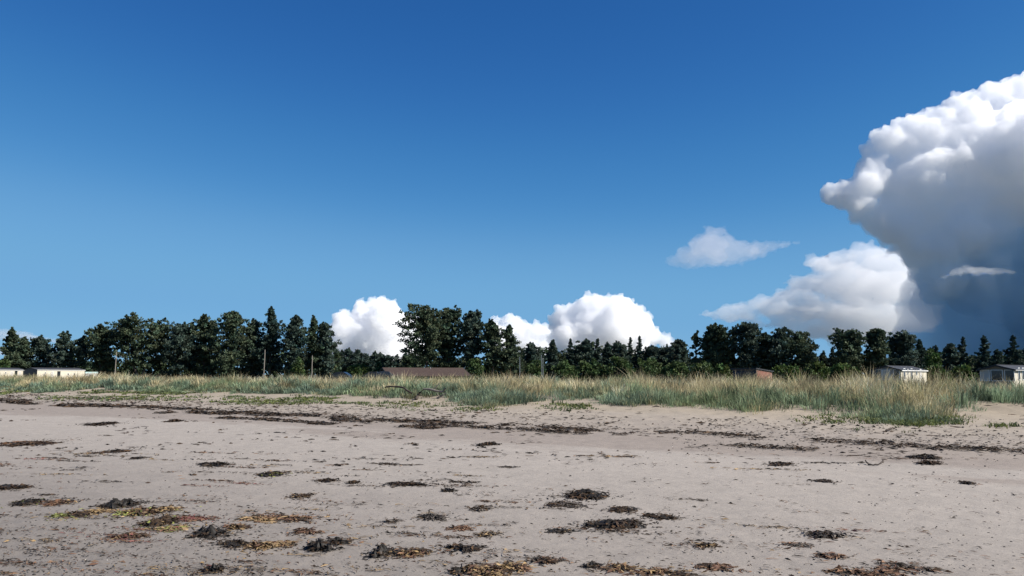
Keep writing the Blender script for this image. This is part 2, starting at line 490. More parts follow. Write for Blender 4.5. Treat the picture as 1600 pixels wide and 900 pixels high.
def pine(name, label, px, top, half, depth, base=.22, seed=0, style='round', green=PINE, lean=0.0, dens=1.0, group=None, cat='tree', low=None, pale=False, lop=0.0, forks=1):
    """a tapered trunk with whorls of limbs and clumps of needles along their outer reach"""
    rng = np.random.default_rng(seed + 1000)
    p = at(px, top, depth); gz = float(height(p.x, p.y))
    H = p.z - gz - (.5 if style != 'spruce' else .2); Rm = half / F * depth * (1.28 if style != 'spruce' else 1.45)
    tops = []
    trunkparts = []
    Hs = [H] + [H * rng.uniform(.86, .97) for _ in range(forks - 1)]
    cen, rad, inner = [], [], []
    for fi, Hf in enumerate(Hs):
        off = 0 if forks == 1 else (fi - (forks - 1) / 2) * Rm * .75
        ty = rng.uniform(-.3, .3) * Rm if forks > 1 else 0
        zz = np.linspace(0, Hf * .98, 9)
        wob = np.cumsum(rng.normal(size=(9, 2)) * .05 * Rm, axis=0) * .6; wob[0] = 0
        f = (zz / Hf)
        path = np.stack([wob[:, 0] + lean * zz + off * np.clip(f * 2.2 - .15, 0, 1), wob[:, 1] + ty * f, zz - .3 * (f == 0)], 1)
        r0 = .018 * H + .06
        trunkparts.append(tube(path, r0 * (1 - f * .9) ** .85 * (.85 if fi else 1), 7))
        nl = int((44 if style not in ('spruce', 'thin') else 50 if style == 'spruce' else 30) * dens * (Hf / 13) ** .5 * (1 if forks == 1 else .7))
        Rf = Rm * (1 if forks == 1 else .68)
        for k in range(nl):
            t = (k + rng.uniform(0, 1)) / nl
            hz = base + (0.985 - base) * (t ** (.85 if style != 'spruce' else 1.0))
            s = (hz - base) / (1 - base)
            if style == 'round':
                prof = (1 - max(0, s - .35) ** 2 / .46) * min(1, .60 + s * 1.3)
            elif style == 'broad':
                prof = (1 - max(0, s - .60) ** 2 / .24) * min(1, .62 + s * 1.2)
            elif style == 'cone':
                prof = (1 - s) ** .75 * .98 + .03
            elif style == 'thin':
                prof = (.45 + .55 * math.sin(s * 7 + seed) ** 2) * (1 - s * .55)
            else:
                prof = (1 - s) ** .9 * .98 + .02
            prof = max(.04 if style in ('spruce', 'cone') else .10, prof)
            a = k * 2.39996 + rng.normal() * .5
            L = Rf * prof * rng.uniform(.68, 1.12)
            if lop: L *= 1 + lop * math.cos(a)
            up = (math.radians(8 + 42 * s + rng.normal() * 9) if style != 'spruce' else math.radians(-14 + 40 * s + rng.normal() * 6))
            i0 = np.interp(hz * H if fi == 0 else hz * Hf, zz, np.arange(9))
            o = np.array([np.interp(i0, np.arange(9), path[:, c]) for c in range(3)])
            tt = np.linspace(0, 1, 5)
            dr = np.array([math.cos(a), math.sin(a)])
            hor = tt * L * math.cos(up); ver = tt * L * math.sin(up) + (.10 * L * (tt ** 2) if style != 'spruce' else .10 * L * tt ** 2)
            bend = (tt * (1 - tt)) * L * rng.normal() * .25
            lp = o + np.stack([dr[0] * hor - dr[1] * bend, dr[1] * hor + dr[0] * bend, ver], 1)
            if L > .5:
                trunkparts.append(tube(lp, (.012 * L + .022) * (1 - tt * .8), 4))
            if L > (1.3 if style != 'spruce' else 1.1):
                inner.append((*(lp[1] + rng.normal(size=3) * .10 * L), L)); inner.append((*(lp[2] + rng.normal(size=3) * .12 * L), L))
            start = .30 if style in ('round', 'broad') else (.30 if style == 'thin' else .12)
            nc = max(2, int(2.0 + L * (1.8 if style != 'spruce' else 2.3)))
            for q in range(nc):
                tq = start + (1 - start) * (q + rng.uniform(.2, 1)) / nc
                c = np.array([np.interp(tq, tt, lp[:, m]) for m in range(3)])
                sp_ = L * (.16 if style == 'spruce' else .22) * (1 if tq < .9 else .5)
                c = c + rng.normal(size=3) * np.array([sp_, sp_, sp_ * .45])
                cen.append(c); rad.append(min(.36 + .10 * L, .28 + .55 * L) * rng.uniform(.75, 1.25) * (.62 if style in ('spruce', 'thin') else 1))
            if s > .55 and style != 'spruce' and rng.uniform() < .75:      # upright shoots give the crown its ragged tips
                sh = lp[-1] * rng.uniform(.6, 1) + o * 0
                sh = o + (lp[-1] - o) * rng.uniform(.4, 1.0)
                for q in range(2):
                    cen.append(sh + np.array([rng.normal() * .08, rng.normal() * .08, .30 + .30 * q])); rad.append(.22 - .07 * q)
        for q in range(5 if style in ('spruce', 'cone') else 3):
            cen.append(path[-1] + rng.normal(size=3) * .05 + np.array([0, 0, .25 - .28 * q])); rad.append(.10 + .065 * q)
    inner = np.array(inner)
    cen = np.array(cen); rad = np.array(rad)
    n = int((27 if style != 'spruce' else 23) * (1.0 if depth < 215 else .7))
    sz = .47 if style != 'spruce' else .40
    V, Q = sprays(rng, cen, rad, n, sz, .62 if style != 'spruce' else .45, .5 if style != 'spruce' else .1, .36)
    col = tints(rng, green, len(cen), n, .22, .10)
    if style != 'thin' and len(inner):
        V2, Q2 = sprays(rng, inner[:, :3], .20 * inner[:, 3] + .1, 7, .74, .6, .2, .5)      # twigs and older needles inside
        Q = np.concatenate([Q, Q2 + len(V)]); V = np.concatenate([V, V2]); col = np.concatenate([col, tints(rng, green, len(inner), 7, .2, .1)])
    root = empty(name, (p.x, p.y, gz))
    tv, tq_ = join(trunkparts)
    link('trunk', np_mesh('trunk', tv, tq_, 4, smooth=True), BARK_PALE if pale else BARK, root)
    link('crown', np_mesh('crown', V, Q, 4, colors=col), NEEDLES, root)
    tag(root, label, cat, group)
    return root

def bush(name, label, px, top, half, depth, seed, green=BUSH, group=None, n=150):
    """many-stemmed shrub, leafy to the ground"""
    rng = np.random.default_rng(seed + 5000)
    p = at(px, top, depth); gz = float(height(p.x, p.y))
    H = p.z - gz; Rm = half / F * depth
    stems = []; cen = []; rad = []
    ns = 9
    for k in range(ns):
        a = k * 2.4 + rng.normal() * .4; L = rng.uniform(.25, .75) * Rm
        tt = np.linspace(0, 1, 5)
        h = H * rng.uniform(.6, .9) * (1 - .25 * (L / Rm))
        lp = np.stack([math.cos(a) * L * tt ** 1.2, math.sin(a) * L * tt ** 1.2, h * tt - .15], 1) + rng.normal(size=(5, 3)) * .05
        stems.append(tube(lp, (.05 + .008 * H) * (1 - .8 * tt), 4))
    m = int(60 + 14 * Rm)
    d = rng.normal(size=(m, 3)); d[:, 2] = np.abs(d[:, 2]) * 1.1 - .15; d /= np.linalg.norm(d, axis=1)[:, None]
    rr = rng.uniform(.55, 1.0, m) ** .7
    lum = 1 + .22 * np.sin(d[:, 0] * 5 + seed) * np.cos(d[:, 1] * 4 + seed * 2)
    cen = np.stack([d[:, 0] * Rm * rr * lum * .86, d[:, 1] * Rm * rr * .8, np.clip(d[:, 2], 0, 1) * H * .92 * rr * (lum * .3 + .7) + .12 * H], 1)
    rad = rng.uniform(.45, .85, m) * min(1.0, .35 + .2 * H)
    nn = n // 4
    V, Q = sprays(rng, cen, rad, nn, .34, .8, .25, .48)
    col = tints(rng, green, m, nn, .22, .12)
    root = empty(name, (p.x, p.y, gz))
    tv, tq_ = join(stems)
    link('stem', np_mesh('stem', tv, tq_, 4, smooth=True), BARK, root)
    link('foliage', np_mesh('foliage', V, Q, 4, colors=col), LEAVES, root)
    tag(root, label, 'bush', group)
    return root

G1 = 'pines behind the caravan site'
G2 = 'clump of tall pines behind the brown roof'
G3 = 'row of small spruces'
G4 = 'pines behind the brick shed'
G5 = 'conifers behind the pale holiday lodges'
# name, label, px, top row, half width px, depth, base, style, colour, extras
TREES = [
 ('pine_tree', 'pointed pine at the far left end of the tree line, over the cream caravan', 20, 512, 16, 186, .25, 'cone', PINE, dict(group=G1)),
 ('pine_tree', 'short bushy pine tucked against the right of the leftmost pointed pine', 39, 527, 13, 188, .2, 'round', PINE, dict(group=G1)),
 ('pine_tree', 'low rounded pine just above the middle of the long cream caravan roof', 66, 526, 21, 190, .12, 'round', PINE_B, dict(group=G1)),
 ('pine_tree', 'broad twin topped pine above the right end of the long cream caravan', 109, 518, 25, 188, .15, 'round', PINE_B, dict(group=G1, forks=2)),
 ('pine_tree', 'rounded pine directly left of the leaning pole at far left', 160, 511, 24, 190, .18, 'round', PINE, dict(group=G1)),
 ('pine_tree', 'wide pine with forked bare trunk just right of the leaning pole', 221, 501, 39, 188, .24, 'broad', PINE, dict(group=G1, forks=2)),
 ('pine_tree', 'rounded pine at the left edge of the dense dark clump', 285, 505, 27, 190, .1, 'round', PINE_B, dict(group=G1)),
 ('pine_tree', 'pine with a small pointed tip left of the broadest pine in the dense clump', 322, 492, 24, 192, .08, 'round', PINE, dict(group=G1)),
 ('pine_tree', 'broadest and fullest pine of the dense dark clump', 360, 487, 29, 188, .06, 'round', PINE, dict(group=G1)),
 ('pine_tree', 'shorter rounded pine directly left of the sharp tipped spruce', 397, 498, 21, 192, .08, 'round', PINE_B, dict(group=G1)),
 ('spruce_tree', 'tallest sharp tipped spruce above the bare pole in the dense clump', 426, 479, 24, 190, .12, 'cone', SPRUCE, dict(group=G1)),
 ('pine_tree', 'pine directly right of the sharp tipped spruce', 462, 493, 21, 188, .1, 'round', PINE_B, dict(group=G1)),
 ('pine_tree', 'pine with pointed crown behind the second bare pole of the dense clump', 489, 493, 18, 190, .14, 'cone', PINE, dict(group=G1)),
 ('pine_tree', 'pine closing the right end of the dense dark clump beside the white cloud', 509, 503, 18, 191, .04, 'round', PINE_B, dict(group=G1)),
 ('pine_tree', 'leftmost tall pine of the clump behind the brown roof, with ragged low limbs', 667, 487, 28, 178, .24, 'broad', PINE, dict(group=G2, lop=-.25)),
 ('pine_tree', 'second tall flat topped pine from the left behind the brown roof', 699, 486, 22, 182, .18, 'broad', PINE, dict(group=G2)),
 ('pine_tree', 'middle tall pine behind the right end of the brown roof', 737, 489, 19, 180, .18, 'broad', PINE_B, dict(group=G2)),
 ('pine_tree', 'slim tall pine second from right in the clump behind the brown roof', 769, 499, 17, 178, .2, 'round', PINE, dict(group=G2)),
 ('pine_tree', 'shortest rightmost pine of the tall clump behind the brown roof', 793, 507, 21, 180, .14, 'cone', PINE, dict(group=G2, lop=.2)),
 ('pine_tree', 'small pine left of the thin poles beside the tall clump', 833, 536, 15, 196, .1, 'round', PINE_B, dict(group=G3)),
 ('spruce_tree', 'bushy spruce just right of the pair of thin poles', 863, 531, 14, 198, .05, 'cone', SPRUCE, dict(group=G3)),
 ('spruce_tree', 'narrow spruce first right of the thin poles, in front of the cloud base', 888, 528, 11, 200, .05, 'spruce', SPRUCE, dict(group=G3)),
 ('spruce_tree', 'broad flat topped spruce left of the cauliflower cloud centre', 912, 530, 17, 200, .05, 'round', PINE_B, dict(group=G3)),
 ('spruce_tree', 'full conical spruce under the middle of the cauliflower cloud', 934, 528, 14, 200, .05, 'spruce', SPRUCE, dict(group=G3)),
 ('spruce_tree', 'lower spruce touching the full conical spruce on its right', 949, 535, 13, 201, .05, 'cone', SPRUCE, dict(group=G3)),
 ('spruce_tree', 'dull spruce in the dip left of the two thin spires', 968, 535, 16, 202, .05, 'round', PINE_B, dict(group=G3)),
 ('spruce_tree', 'left one of the two thin spire spruces', 983, 527, 9, 202, .05, 'spruce', SPRUCE, dict(group=G3)),
 ('spruce_tree', 'right and taller one of the two thin spire spruces', 997, 524, 11, 202, .05, 'spruce', SPRUCE, dict(group=G3)),
 ('spruce_tree', 'low spruce just right of the two thin spires', 1022, 541, 17, 202, .05, 'round', PINE_B, dict(group=G3)),
 ('spruce_tree', 'lowest spruce of the row, near the right foot of the cauliflower cloud', 1043, 543, 16, 202, .05, 'round', SPRUCE, dict(group=G3)),
 ('pine_tree', 'dark tufted pine where the spruce row meets the taller pines', 1060, 531, 15, 190, .15, 'round', PINE_B, dict(group=G4)),
 ('pine_tree', 'thin see through pine with sparse tiers of needles', 1088, 518, 13, 184, .3, 'thin', PINE, dict(group=G4, dens=.7)),
 ('pine_tree', 'slender pine right of the sparse see through pine', 1110, 516, 14, 182, .28, 'round', PINE, dict(group=G4)),
 ('pine_tree', 'pine with rounded top directly left of the brick shed', 1128, 511, 18, 180, .25, 'broad', PINE, dict(group=G4)),
 ('pine_tree', 'thin topped pine above the left end of the brick shed', 1148, 511, 11, 182, .25, 'thin', PINE_B, dict(group=G4)),
 ('pine_tree', 'tall dense round headed pine above the brick shed', 1167, 509, 19, 178, .22, 'broad', PINE_B, dict(group=G4)),
 ('pine_tree', 'shorter spreading pine right above the brick shed wall', 1194, 523, 20, 180, .16, 'round', PINE, dict(group=G4)),
 ('pine_tree', 'upright dark pine right of the brick shed', 1218, 517, 19, 176, .2, 'broad', PINE_B, dict(group=G4)),
 ('pine_tree', 'wide rounded pine closing the right end of the group by the brick shed', 1250, 526, 24, 176, .1, 'broad', PINE, dict(group=G4)),
 ('spruce_tree', 'small dark spruce standing left in the gap under the storm cloud', 1286, 549, 12, 190, .05, 'cone', SPRUCE, dict(group=G5)),
 ('spruce_tree', 'small pointed spruce standing right in the gap under the storm cloud', 1298, 543, 10, 190, .05, 'spruce', SPRUCE, dict(group=G5)),
 ('pine_tree', 'spreading pine with a long left limb, left of the grey gabled lodge', 1333, 522, 22, 168, .15, 'broad', PINE, dict(group=G5, lop=-.25)),
 ('pine_tree', 'domed pine rising straight behind the grey gabled lodge', 1369, 519, 18, 168, .15, 'broad', PINE, dict(group=G5)),
 ('pine_tree', 'wide dark pine behind the cream side of the gabled lodge', 1409, 526, 22, 170, .12, 'broad', PINE_B, dict(group=G5)),
 ('pine_tree', 'narrow dark pine leaning on the wide pine right of the gabled lodge', 1435, 531, 12, 172, .05, 'cone', SPRUCE, dict(group=G5)),
 ('spruce_tree', 'small pointed spruce behind the light green round bush', 1461, 539, 11, 180, .05, 'spruce', SPRUCE, dict(group=G5)),
 ('pine_tree', 'squat dark pine between the light green bush and the spruces', 1485, 537, 15, 176, .05, 'round', PINE_B, dict(group=G5)),
 ('spruce_tree', 'first tall spruce right of the squat dark pine', 1504, 526, 13, 176, .04, 'spruce', SPRUCE, dict(group=G5)),
 ('spruce_tree', 'tall wide spruce behind the left end of the rightmost lodge', 1532, 524, 20, 174, .04, 'spruce', SPRUCE, dict(group=G5)),
 ('spruce_tree', 'low dark spruce filling the gap left of the last spruce', 1556, 546, 17, 178, .04, 'cone', SPRUCE, dict(group=G5)),
 ('spruce_tree', 'last tall tiered spruce above the rightmost lodge', 1579, 523, 18, 172, .04, 'spruce', SPRUCE, dict(group=G5)),
 ('spruce_tree', 'dark spruce cut by the right edge of the picture', 1606, 537, 20, 176, .04, 'cone', SPRUCE, dict(group=G5)),
]
for i, (nm, lb, px_, tp, hw, dp, bs, st, gr, kw) in enumerate(TREES):
    pine(nm, lb, px_, tp, hw, dp, bs, i * 7 + 3, st, gr, **kw)

# low far conifers between the left clump and the tall clump, and shaded undergrowth
FAR = [(534, 547), (546, 545), (561, 548), (574, 553), (584, 549), (593, 552), (606, 556), (619, 553), (634, 551), (648, 556)]
for i, (px_, tp) in enumerate(FAR):
    pine('spruce_tree', 'low far conifer, %s in the dip below the left white cloud' % ('first', 'second', 'third', 'fourth', 'fifth', 'sixth', 'seventh', 'eighth', 'ninth', 'last')[i],
         px_, tp, 12 + (i * 5 % 4), 250, .05, 400 + i, ('cone', 'round', 'round', 'spruce')[i % 4], PINE_B if i % 3 else SPRUCE, group='low far conifers')

BUSHES = [('rounded green bush around the foot of the thin poles', 836, 565, 22, 170, BUSH), ('green bush left of the thickest bushes under the small spruces', 880, 566, 24, 168, BUSH),
          ('tall grey green bush below the full conical spruce', 925, 561, 28, 170, BUSH), ('tall bush below the two thin spire spruces', 968, 558, 26, 168, BUSH),
          ('wide green bush right of the two thin spires', 1012, 558, 28, 170, BUSH), ('dark green bush under the dark tufted pine', 1056, 565, 26, 166, BUSH),
          ('green bush under the sparse see through pine', 1096, 568, 24, 160, BUSH), ('bright green low bush left of the brick shed', 1128, 572, 14, 120, LIGHT),
          ('bright green bush right of the brick shed wall', 1228, 572, 24, 130, LIGHT), ('yellow green bush below the small gap spruces', 1275, 568, 26, 135, LIGHT),
          ('yellow green bush left of the grey gabled lodge', 1318, 569, 24, 130, LIGHT), ('light green round bush right of the gabled lodge', 1456, 549, 16, 160, (.045, .085, .022)),
          ('bright green hedge bush right of the gabled lodge cream side', 1462, 574, 24, 115, LIGHT), ('bright green hedge bush left of the rightmost lodge', 1502, 573, 24, 115, LIGHT),
          ('dull green bush at the far left edge', 6, 562, 12, 178, BUSH), ('green bush behind the dark cars left of the brown roof', 562, 570, 26, 180, LIGHT), ('small green bush at the left end of the brown roof', 596, 569, 16, 185, BUSH),
          ('green shrub in the shade by the second bare pole', 466, 562, 12, 176, BUSH), ('green shrub at the foot of the tall clump', 742, 562, 18, 172, BUSH)]
for i, (lb, px_, tp, hw, dp, gr) in enumerate(BUSHES):
    bush('bush', lb, px_, tp, hw, dp, i, gr, group='bushes behind the dunes')

def undergrowth():
    """dim understorey between and behind the trunks, one mass"""
    rng = np.random.default_rng(77)
    spans = [(0, 60, 573, 200), (30, 260, 566, 204), (250, 530, 553, 206), (520, 660, 562, 256), (630, 830, 560, 200), (810, 1070, 545, 208), (1040, 1290, 560, 196), (1270, 1330, 562, 200), (1310, 1460, 555, 190), (1440, 1640, 556, 194)]
    cen = []
    for a, b, tp, dp in spans:
        for _ in range(int((b - a) * 2.3)):
            x = rng.uniform(a, b); t = rng.uniform(0, 1)
            y0 = tp + 7 * math.sin(x * .07) * math.cos(x * .023 + 1) + 3 * math.sin(x * .31)
            p = at(x, 588 - (588 - y0) * t ** 1.1, dp + rng.uniform(-6, 6))
            cen.append(p[:])
    cen = np.array(cen); rad = rng.uniform(.7, 1.3, len(cen))
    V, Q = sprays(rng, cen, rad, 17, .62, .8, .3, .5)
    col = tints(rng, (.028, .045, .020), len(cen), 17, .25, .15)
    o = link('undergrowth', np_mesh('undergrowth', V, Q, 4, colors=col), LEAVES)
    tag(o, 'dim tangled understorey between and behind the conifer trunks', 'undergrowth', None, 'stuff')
undergrowth()

# ------------------------------------------------------------------ dune grass
GRASS = tint_mat('dune_grass_blades', .6, .25, .35)
def blades(rng, base, H, W, lean_dir, lean, col_a, col_b):
    """curved tapering blades: 5 points, one quad and one triangle each, written as triangles"""
    n = len(base)
    d = np.stack([np.cos(lean_dir), np.sin(lean_dir), np.zeros(n)], 1)
    side = np.stack([-np.sin(lean_dir + rng.normal(size=n) * .9), np.cos(lean_dir + rng.normal(size=n) * .9), np.zeros(n)], 1)
    up = np.array([0, 0, 1.0])
    m = base + up * (H * .58)[:, None] + d * (H * lean * .28)[:, None]
    t = base + up * (H * (1 - .18 * lean))[:, None] + d * (H * lean)[:, None]
    w = side * W[:, None]
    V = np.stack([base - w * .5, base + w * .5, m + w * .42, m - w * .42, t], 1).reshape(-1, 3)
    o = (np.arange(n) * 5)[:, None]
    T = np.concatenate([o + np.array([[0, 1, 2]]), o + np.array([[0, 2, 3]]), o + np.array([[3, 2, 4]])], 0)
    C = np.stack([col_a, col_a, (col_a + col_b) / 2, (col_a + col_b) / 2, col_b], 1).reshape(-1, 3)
    return V, T, C

def grass_field(name, label, tufts, per, hmin, hmax, kind_cols, seed, width, spread, lean_m=.35, wind=0.25, hummock=0.0):
    """tufts: (n,2) of u,v ; per blades each; tufts gather into hummocks whose blades splay outwards"""
    rng = np.random.default_rng(seed)
    n = len(tufts)
    out = np.zeros((n, 2)); hk = np.ones(n); tone = np.ones(n); who = np.arange(n)
    if hummock:
        m = n // 9
        c = tufts[rng.choice(n, m, replace=False)]
        R_ = rng.uniform(.35, .85, m) * hummock
        who = rng.integers(0, m, n)
        loose = rng.uniform(0, 1, n) < .22
        off = rng.normal(size=(n, 2)) * .5
        newt = c[who] + off * R_[who][:, None]
        tufts = np.where(loose[:, None], tufts, newt)
        d = np.hypot(off[:, 0], off[:, 1])
        hm = rng.uniform(.62, 1.22, m); tm = np.clip(1 + .26 * rng.normal(size=m), .5, 1.6)
        hk = np.where(loose, .62, np.exp(-(d / 1.15) ** 2) * .65 + .42) * np.where(loose, 1, hm[who])
        tone = np.where(loose, 1, tm[who])
        x_, y_ = off[:, 0] * CU + off[:, 1] * SU, -off[:, 0] * SU + off[:, 1] * CU
        out = np.where(loose[:, None], 0, np.stack([x_, y_], 1) * .42)
    x, y = xy(tufts[:, 0], tufts[:, 1])
    z = height(x, y)
    dist = np.hypot(x, y)
    th = rng.uniform(hmin, hmax, n) * (1 + .35 * fbm2(tufts[:, 0] * .35, tufts[:, 1] * .35, seed, 2)) * hk
    if hummock:      # sparser, shorter growth at the sandy edge
        th = th * np.clip(.42 + .34 * (tufts[:, 1] - foot(tufts[:, 0])), .38, 1)
    tc = kind_cols(rng, tufts, who) * tone[:, None, None]    # (n,2,3) base and tip colour
    a = rng.uniform(0, 2 * np.pi, (n, per)); r = np.abs(rng.normal(size=(n, per))) * spread
    bx = x[:, None] + np.cos(a) * r; by = y[:, None] + np.sin(a) * r
    base = np.stack([bx, by, np.repeat(z[:, None] - .03, per, 1)], 2).reshape(-1, 3)
    H = (th[:, None] * rng.uniform(.55, 1.1, (n, per))).ravel()
    ln = np.abs(rng.normal(size=(n, per)) * lean_m) + .08
    ld = (a + rng.normal(size=(n, per)) * .5)
    vx = (np.cos(ld) * ln + wind + out[:, 0:1]).ravel(); vy = (np.sin(ld) * ln - wind * .3 + out[:, 1:2]).ravel()
    ld = np.arctan2(vy, vx); ln = np.clip(np.hypot(vx, vy), 0, 1.1)
    W = (width * np.clip(dist / 26, .8, 2.2))[:, None] * rng.uniform(.6, 1.3, (n, per))
    k = np.clip(1 + rng.normal(size=(n, per, 1)) * .22, .5, 1.6)
    ca = (tc[:, 0][:, None, :] * k).reshape(-1, 3); cb = (tc[:, 1][:, None, :] * k).reshape(-1, 3)
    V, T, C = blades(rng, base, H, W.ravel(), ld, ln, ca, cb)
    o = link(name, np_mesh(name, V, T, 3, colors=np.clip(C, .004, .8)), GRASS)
    tag(o, label, 'grass', None, 'stuff')
    return o

def pick(rng, n, u0, u1, v0, v1, prob):
    """points thrown over the dune, kept with a chance that depends on the place"""
    out = []
    while sum(len(q) for q in out) < n:
        u = rng.uniform(u0, u1, n * 2); v = rng.uniform(v0, v1, n * 2)
        out.append(np.stack([u, v], 1)[rng.uniform(0, 1, n * 2) < prob(u, v)])
    return np.concatenate(out)[:n]

def lod(u):                     # fewer tufts where the dune is far away
    return np.clip(1.15 + u / 95.0, .35, 1)
def patch(u, v, s=0):
    return fbm2(u * .30, v * .45, 21 + s, 3)

_g = np.random.default_rng(11)
def p_green(u, v):
    e = v - foot(u) + .6 * fbm2(u * .8, v * .8, 31, 3)
    k = np.clip(e / .35, 0, 1) * np.clip((3.2 - e) / 1.5, .05, 1)
    return k * lod(u) * np.clip(1.1 + .9 * patch(u, v), .4, 1)
def p_straw(u, v):
    e = v - foot(u) + 1.2 * fbm2(u * .5, v * .5, 33, 3)
    k = np.clip((e - .8) / 1.4, .03, 1) * (e > 0) * np.clip((39 - v) / 4, 0, 1)
    return k * lod(u) * np.clip(1.0 + .9 * patch(u, v, 5), .35, 1)
def col_green(rng, t, who):
    n = len(t); q = rng.uniform(0, 1, n)[who][:, None]; p = np.clip(.5 + patch(t[:, 0], t[:, 1], 9), 0, 1)[:, None]
    blue = np.array([.158, .215, .150]); fresh = np.array([.18, .228, .115]); dull = np.array([.23, .22, .12])
    c = blue * (1 - p) + fresh * p
    c = np.where(q < .16, dull, c) * (1 + .22 * rng.normal(size=(n, 1)))
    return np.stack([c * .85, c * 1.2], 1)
def col_straw(rng, t, who):
    n = len(t); q = np.where(rng.uniform(0, 1, n) < .6, rng.uniform(0, 1, n)[who], rng.uniform(0, 1, n))[:, None]
    straw = np.array([.47, .39, .23]); pale = np.array([.58, .50, .33]); grn = np.array([.24, .25, .13]); brown = np.array([.34, .26, .15])
    tip = np.where(q < .50, straw, np.where(q < .74, pale, np.where(q < .90, grn, brown))) * (1 + .14 * rng.normal(size=(n, 1)))
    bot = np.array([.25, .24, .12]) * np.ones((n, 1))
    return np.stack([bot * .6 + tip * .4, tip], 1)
tg = pick(_g, 7400, -112, 12, 20.5, 33, p_green)
grass_field('dune_grass', 'blue green lyme grass on the front of the dune', tg, 21, .44, .74, col_green, 101, .0155, .15, .36, .06, 1.0)
ts = pick(_g, 7400, -116, 14, 22, 40, p_straw)
grass_field('marram_grass', 'straw coloured marram grass along the dune crest', ts, 23, .56, .90, col_straw, 102, .0132, .17, .36, .12, 1.15)

# low creeping plants on the upper beach
def p_low(u, v):
    e = foot(u) - v
    k = np.clip(1 - e / 3.6, 0, 1) * (e > -1.0)
    return k * lod(u) * np.clip(2.4 * fbm2(u * .25, v * .9, 41, 3) - .05, 0, 1) * np.clip((-u - 2) / 14, .10, 1)
def col_low(rng, t, who):
    n = len(t)
    c = np.where(rng.uniform(0, 1, (n, 1)) < .5, np.array([.13, .15, .045]), np.array([.10, .13, .06])) * (1 + .2 * rng.normal(size=(n, 1)))
    return np.stack([c * .8, c], 1)
tl = pick(_g, 1500, -100, 10, 18.2, 25, p_low)
def px_patch(x0, x1, y0, y1, n):
    a = _g.uniform(0, 2 * math.pi, n); r = np.sqrt(_g.uniform(0, 1, n)) * (1 + .2 * _g.normal(size=n))
    h = ground_hits((x0 + x1) / 2 + np.cos(a) * r * (x1 - x0) / 2, (y0 + y1) / 2 + np.sin(a) * r * (y1 - y0) / 2)
    return np.stack(uv(h[:, 0], h[:, 1]), 1)
extra = np.concatenate([px_patch(340, 520, 625, 633, 260), px_patch(560, 700, 628, 638, 120), px_patch(690, 780, 634, 643, 60), px_patch(1330, 1500, 646, 664, 330), px_patch(1390, 1500, 655, 666, 120),
                        px_patch(1540, 1590, 664, 668, 20), px_patch(840, 930, 628, 641, 90), px_patch(60, 330, 618, 627, 260), px_patch(1250, 1330, 648, 662, 60)])
grass_field('beach_plants', 'patches of low creeping green plants on the upper beach', np.concatenate([tl, extra]), 10, .05, .14, col_low, 103, .036, .13, .7, 0)

# ------------------------------------------------------------------ buildings and caravans
CREAM = simple('cream_cladding', (.50, .46, .37), .6, .06, 1.5)
PALE = simple('pale_cladding', (.46, .44, .40), .6, .08, 1.5)
WHITE = simple('white_plastic_trim', (.72, .71, .68), .5, .05, 2)
SLATE = simple('dark_roof_sheet', (.034, .037, .045), .75, .2, 2)
BROWN = simple('brown_roof_tiles', (.068, .047, .040), .85, .3, 3, .3)
BRICK = simple('red_brick', (.25, .115, .085), .9, .2, 5, .3)
BRICK2 = simple('pale_red_brick', (.30, .155, .115), .9, .2, 5, .3)
MORTAR = simple('mortar', (.34, .26, .21), .95, .15, 8)
GLASS = simple('dark_window_glass', (.020, .024, .028), .08, .1, 1, 0, .6)
CURTAIN = simple('drawn_curtain', (.42, .40, .37), .8, .1, 5)
DARKGREY = simple('door_grey_end_shade', (.045, .058, .072), .7, .12, 2)  # door paint; on the caravan ends it puts shade into the colour
TIMBER = simple('weathered_timber', (.20, .175, .148), .9, .25, 4, .5)
GREYWOOD = simple('grey_driftwood', (.19, .165, .14), .9, .3, 6, .6)
DARKWOOD = simple('dark_driftwood', (.055, .042, .034), .9, .3, 6, .6)
RUBBER = simple('black_rubber', (.02, .02, .02), .8, .2, 5)
STEEL = simple('galvanised_steel', (.33, .34, .35), .45, .1, 6, 0, .5, .8)
DARKFASCIA = simple('dark_roof_edge', (.022, .024, .027), .6, .1, 3)

def box_mesh(name, sx, sy, sz, bevel=0.0):
    bm = bmesh.new()
    bmesh.ops.create_cube(bm, size=1.0)
    bmesh.ops.scale(bm, vec=(sx, sy, sz), verts=bm.verts)
    if bevel:
        bmesh.ops.bevel(bm, geom=bm.edges[:], offset=bevel, segments=1, affect='EDGES')
    me = bpy.data.meshes.new(name); bm.to_mesh(me); bm.free()
    return me

def part(name, size, loc, mat, parent, rot=(0, 0, 0), bevel=0.0):
    o = link(name, box_mesh(name, *size, bevel), mat, parent)
    o.location = loc; o.rotation_euler = rot
    return o

def prism_mesh(name, profile, length):
    """profile in (y,z), extruded along x"""
    n = len(profile)
    V = [(-length / 2, y, z) for y, z in profile] + [(length / 2, y, z) for y, z in profile]
    Fc = [tuple(range(n))[::-1], tuple(range(n, 2 * n))] + [(i, (i + 1) % n, n + (i + 1) % n, n + i) for i in range(n)]
    me = bpy.data.meshes.new(name); me.from_pydata(V, [], Fc); me.update()
    return me

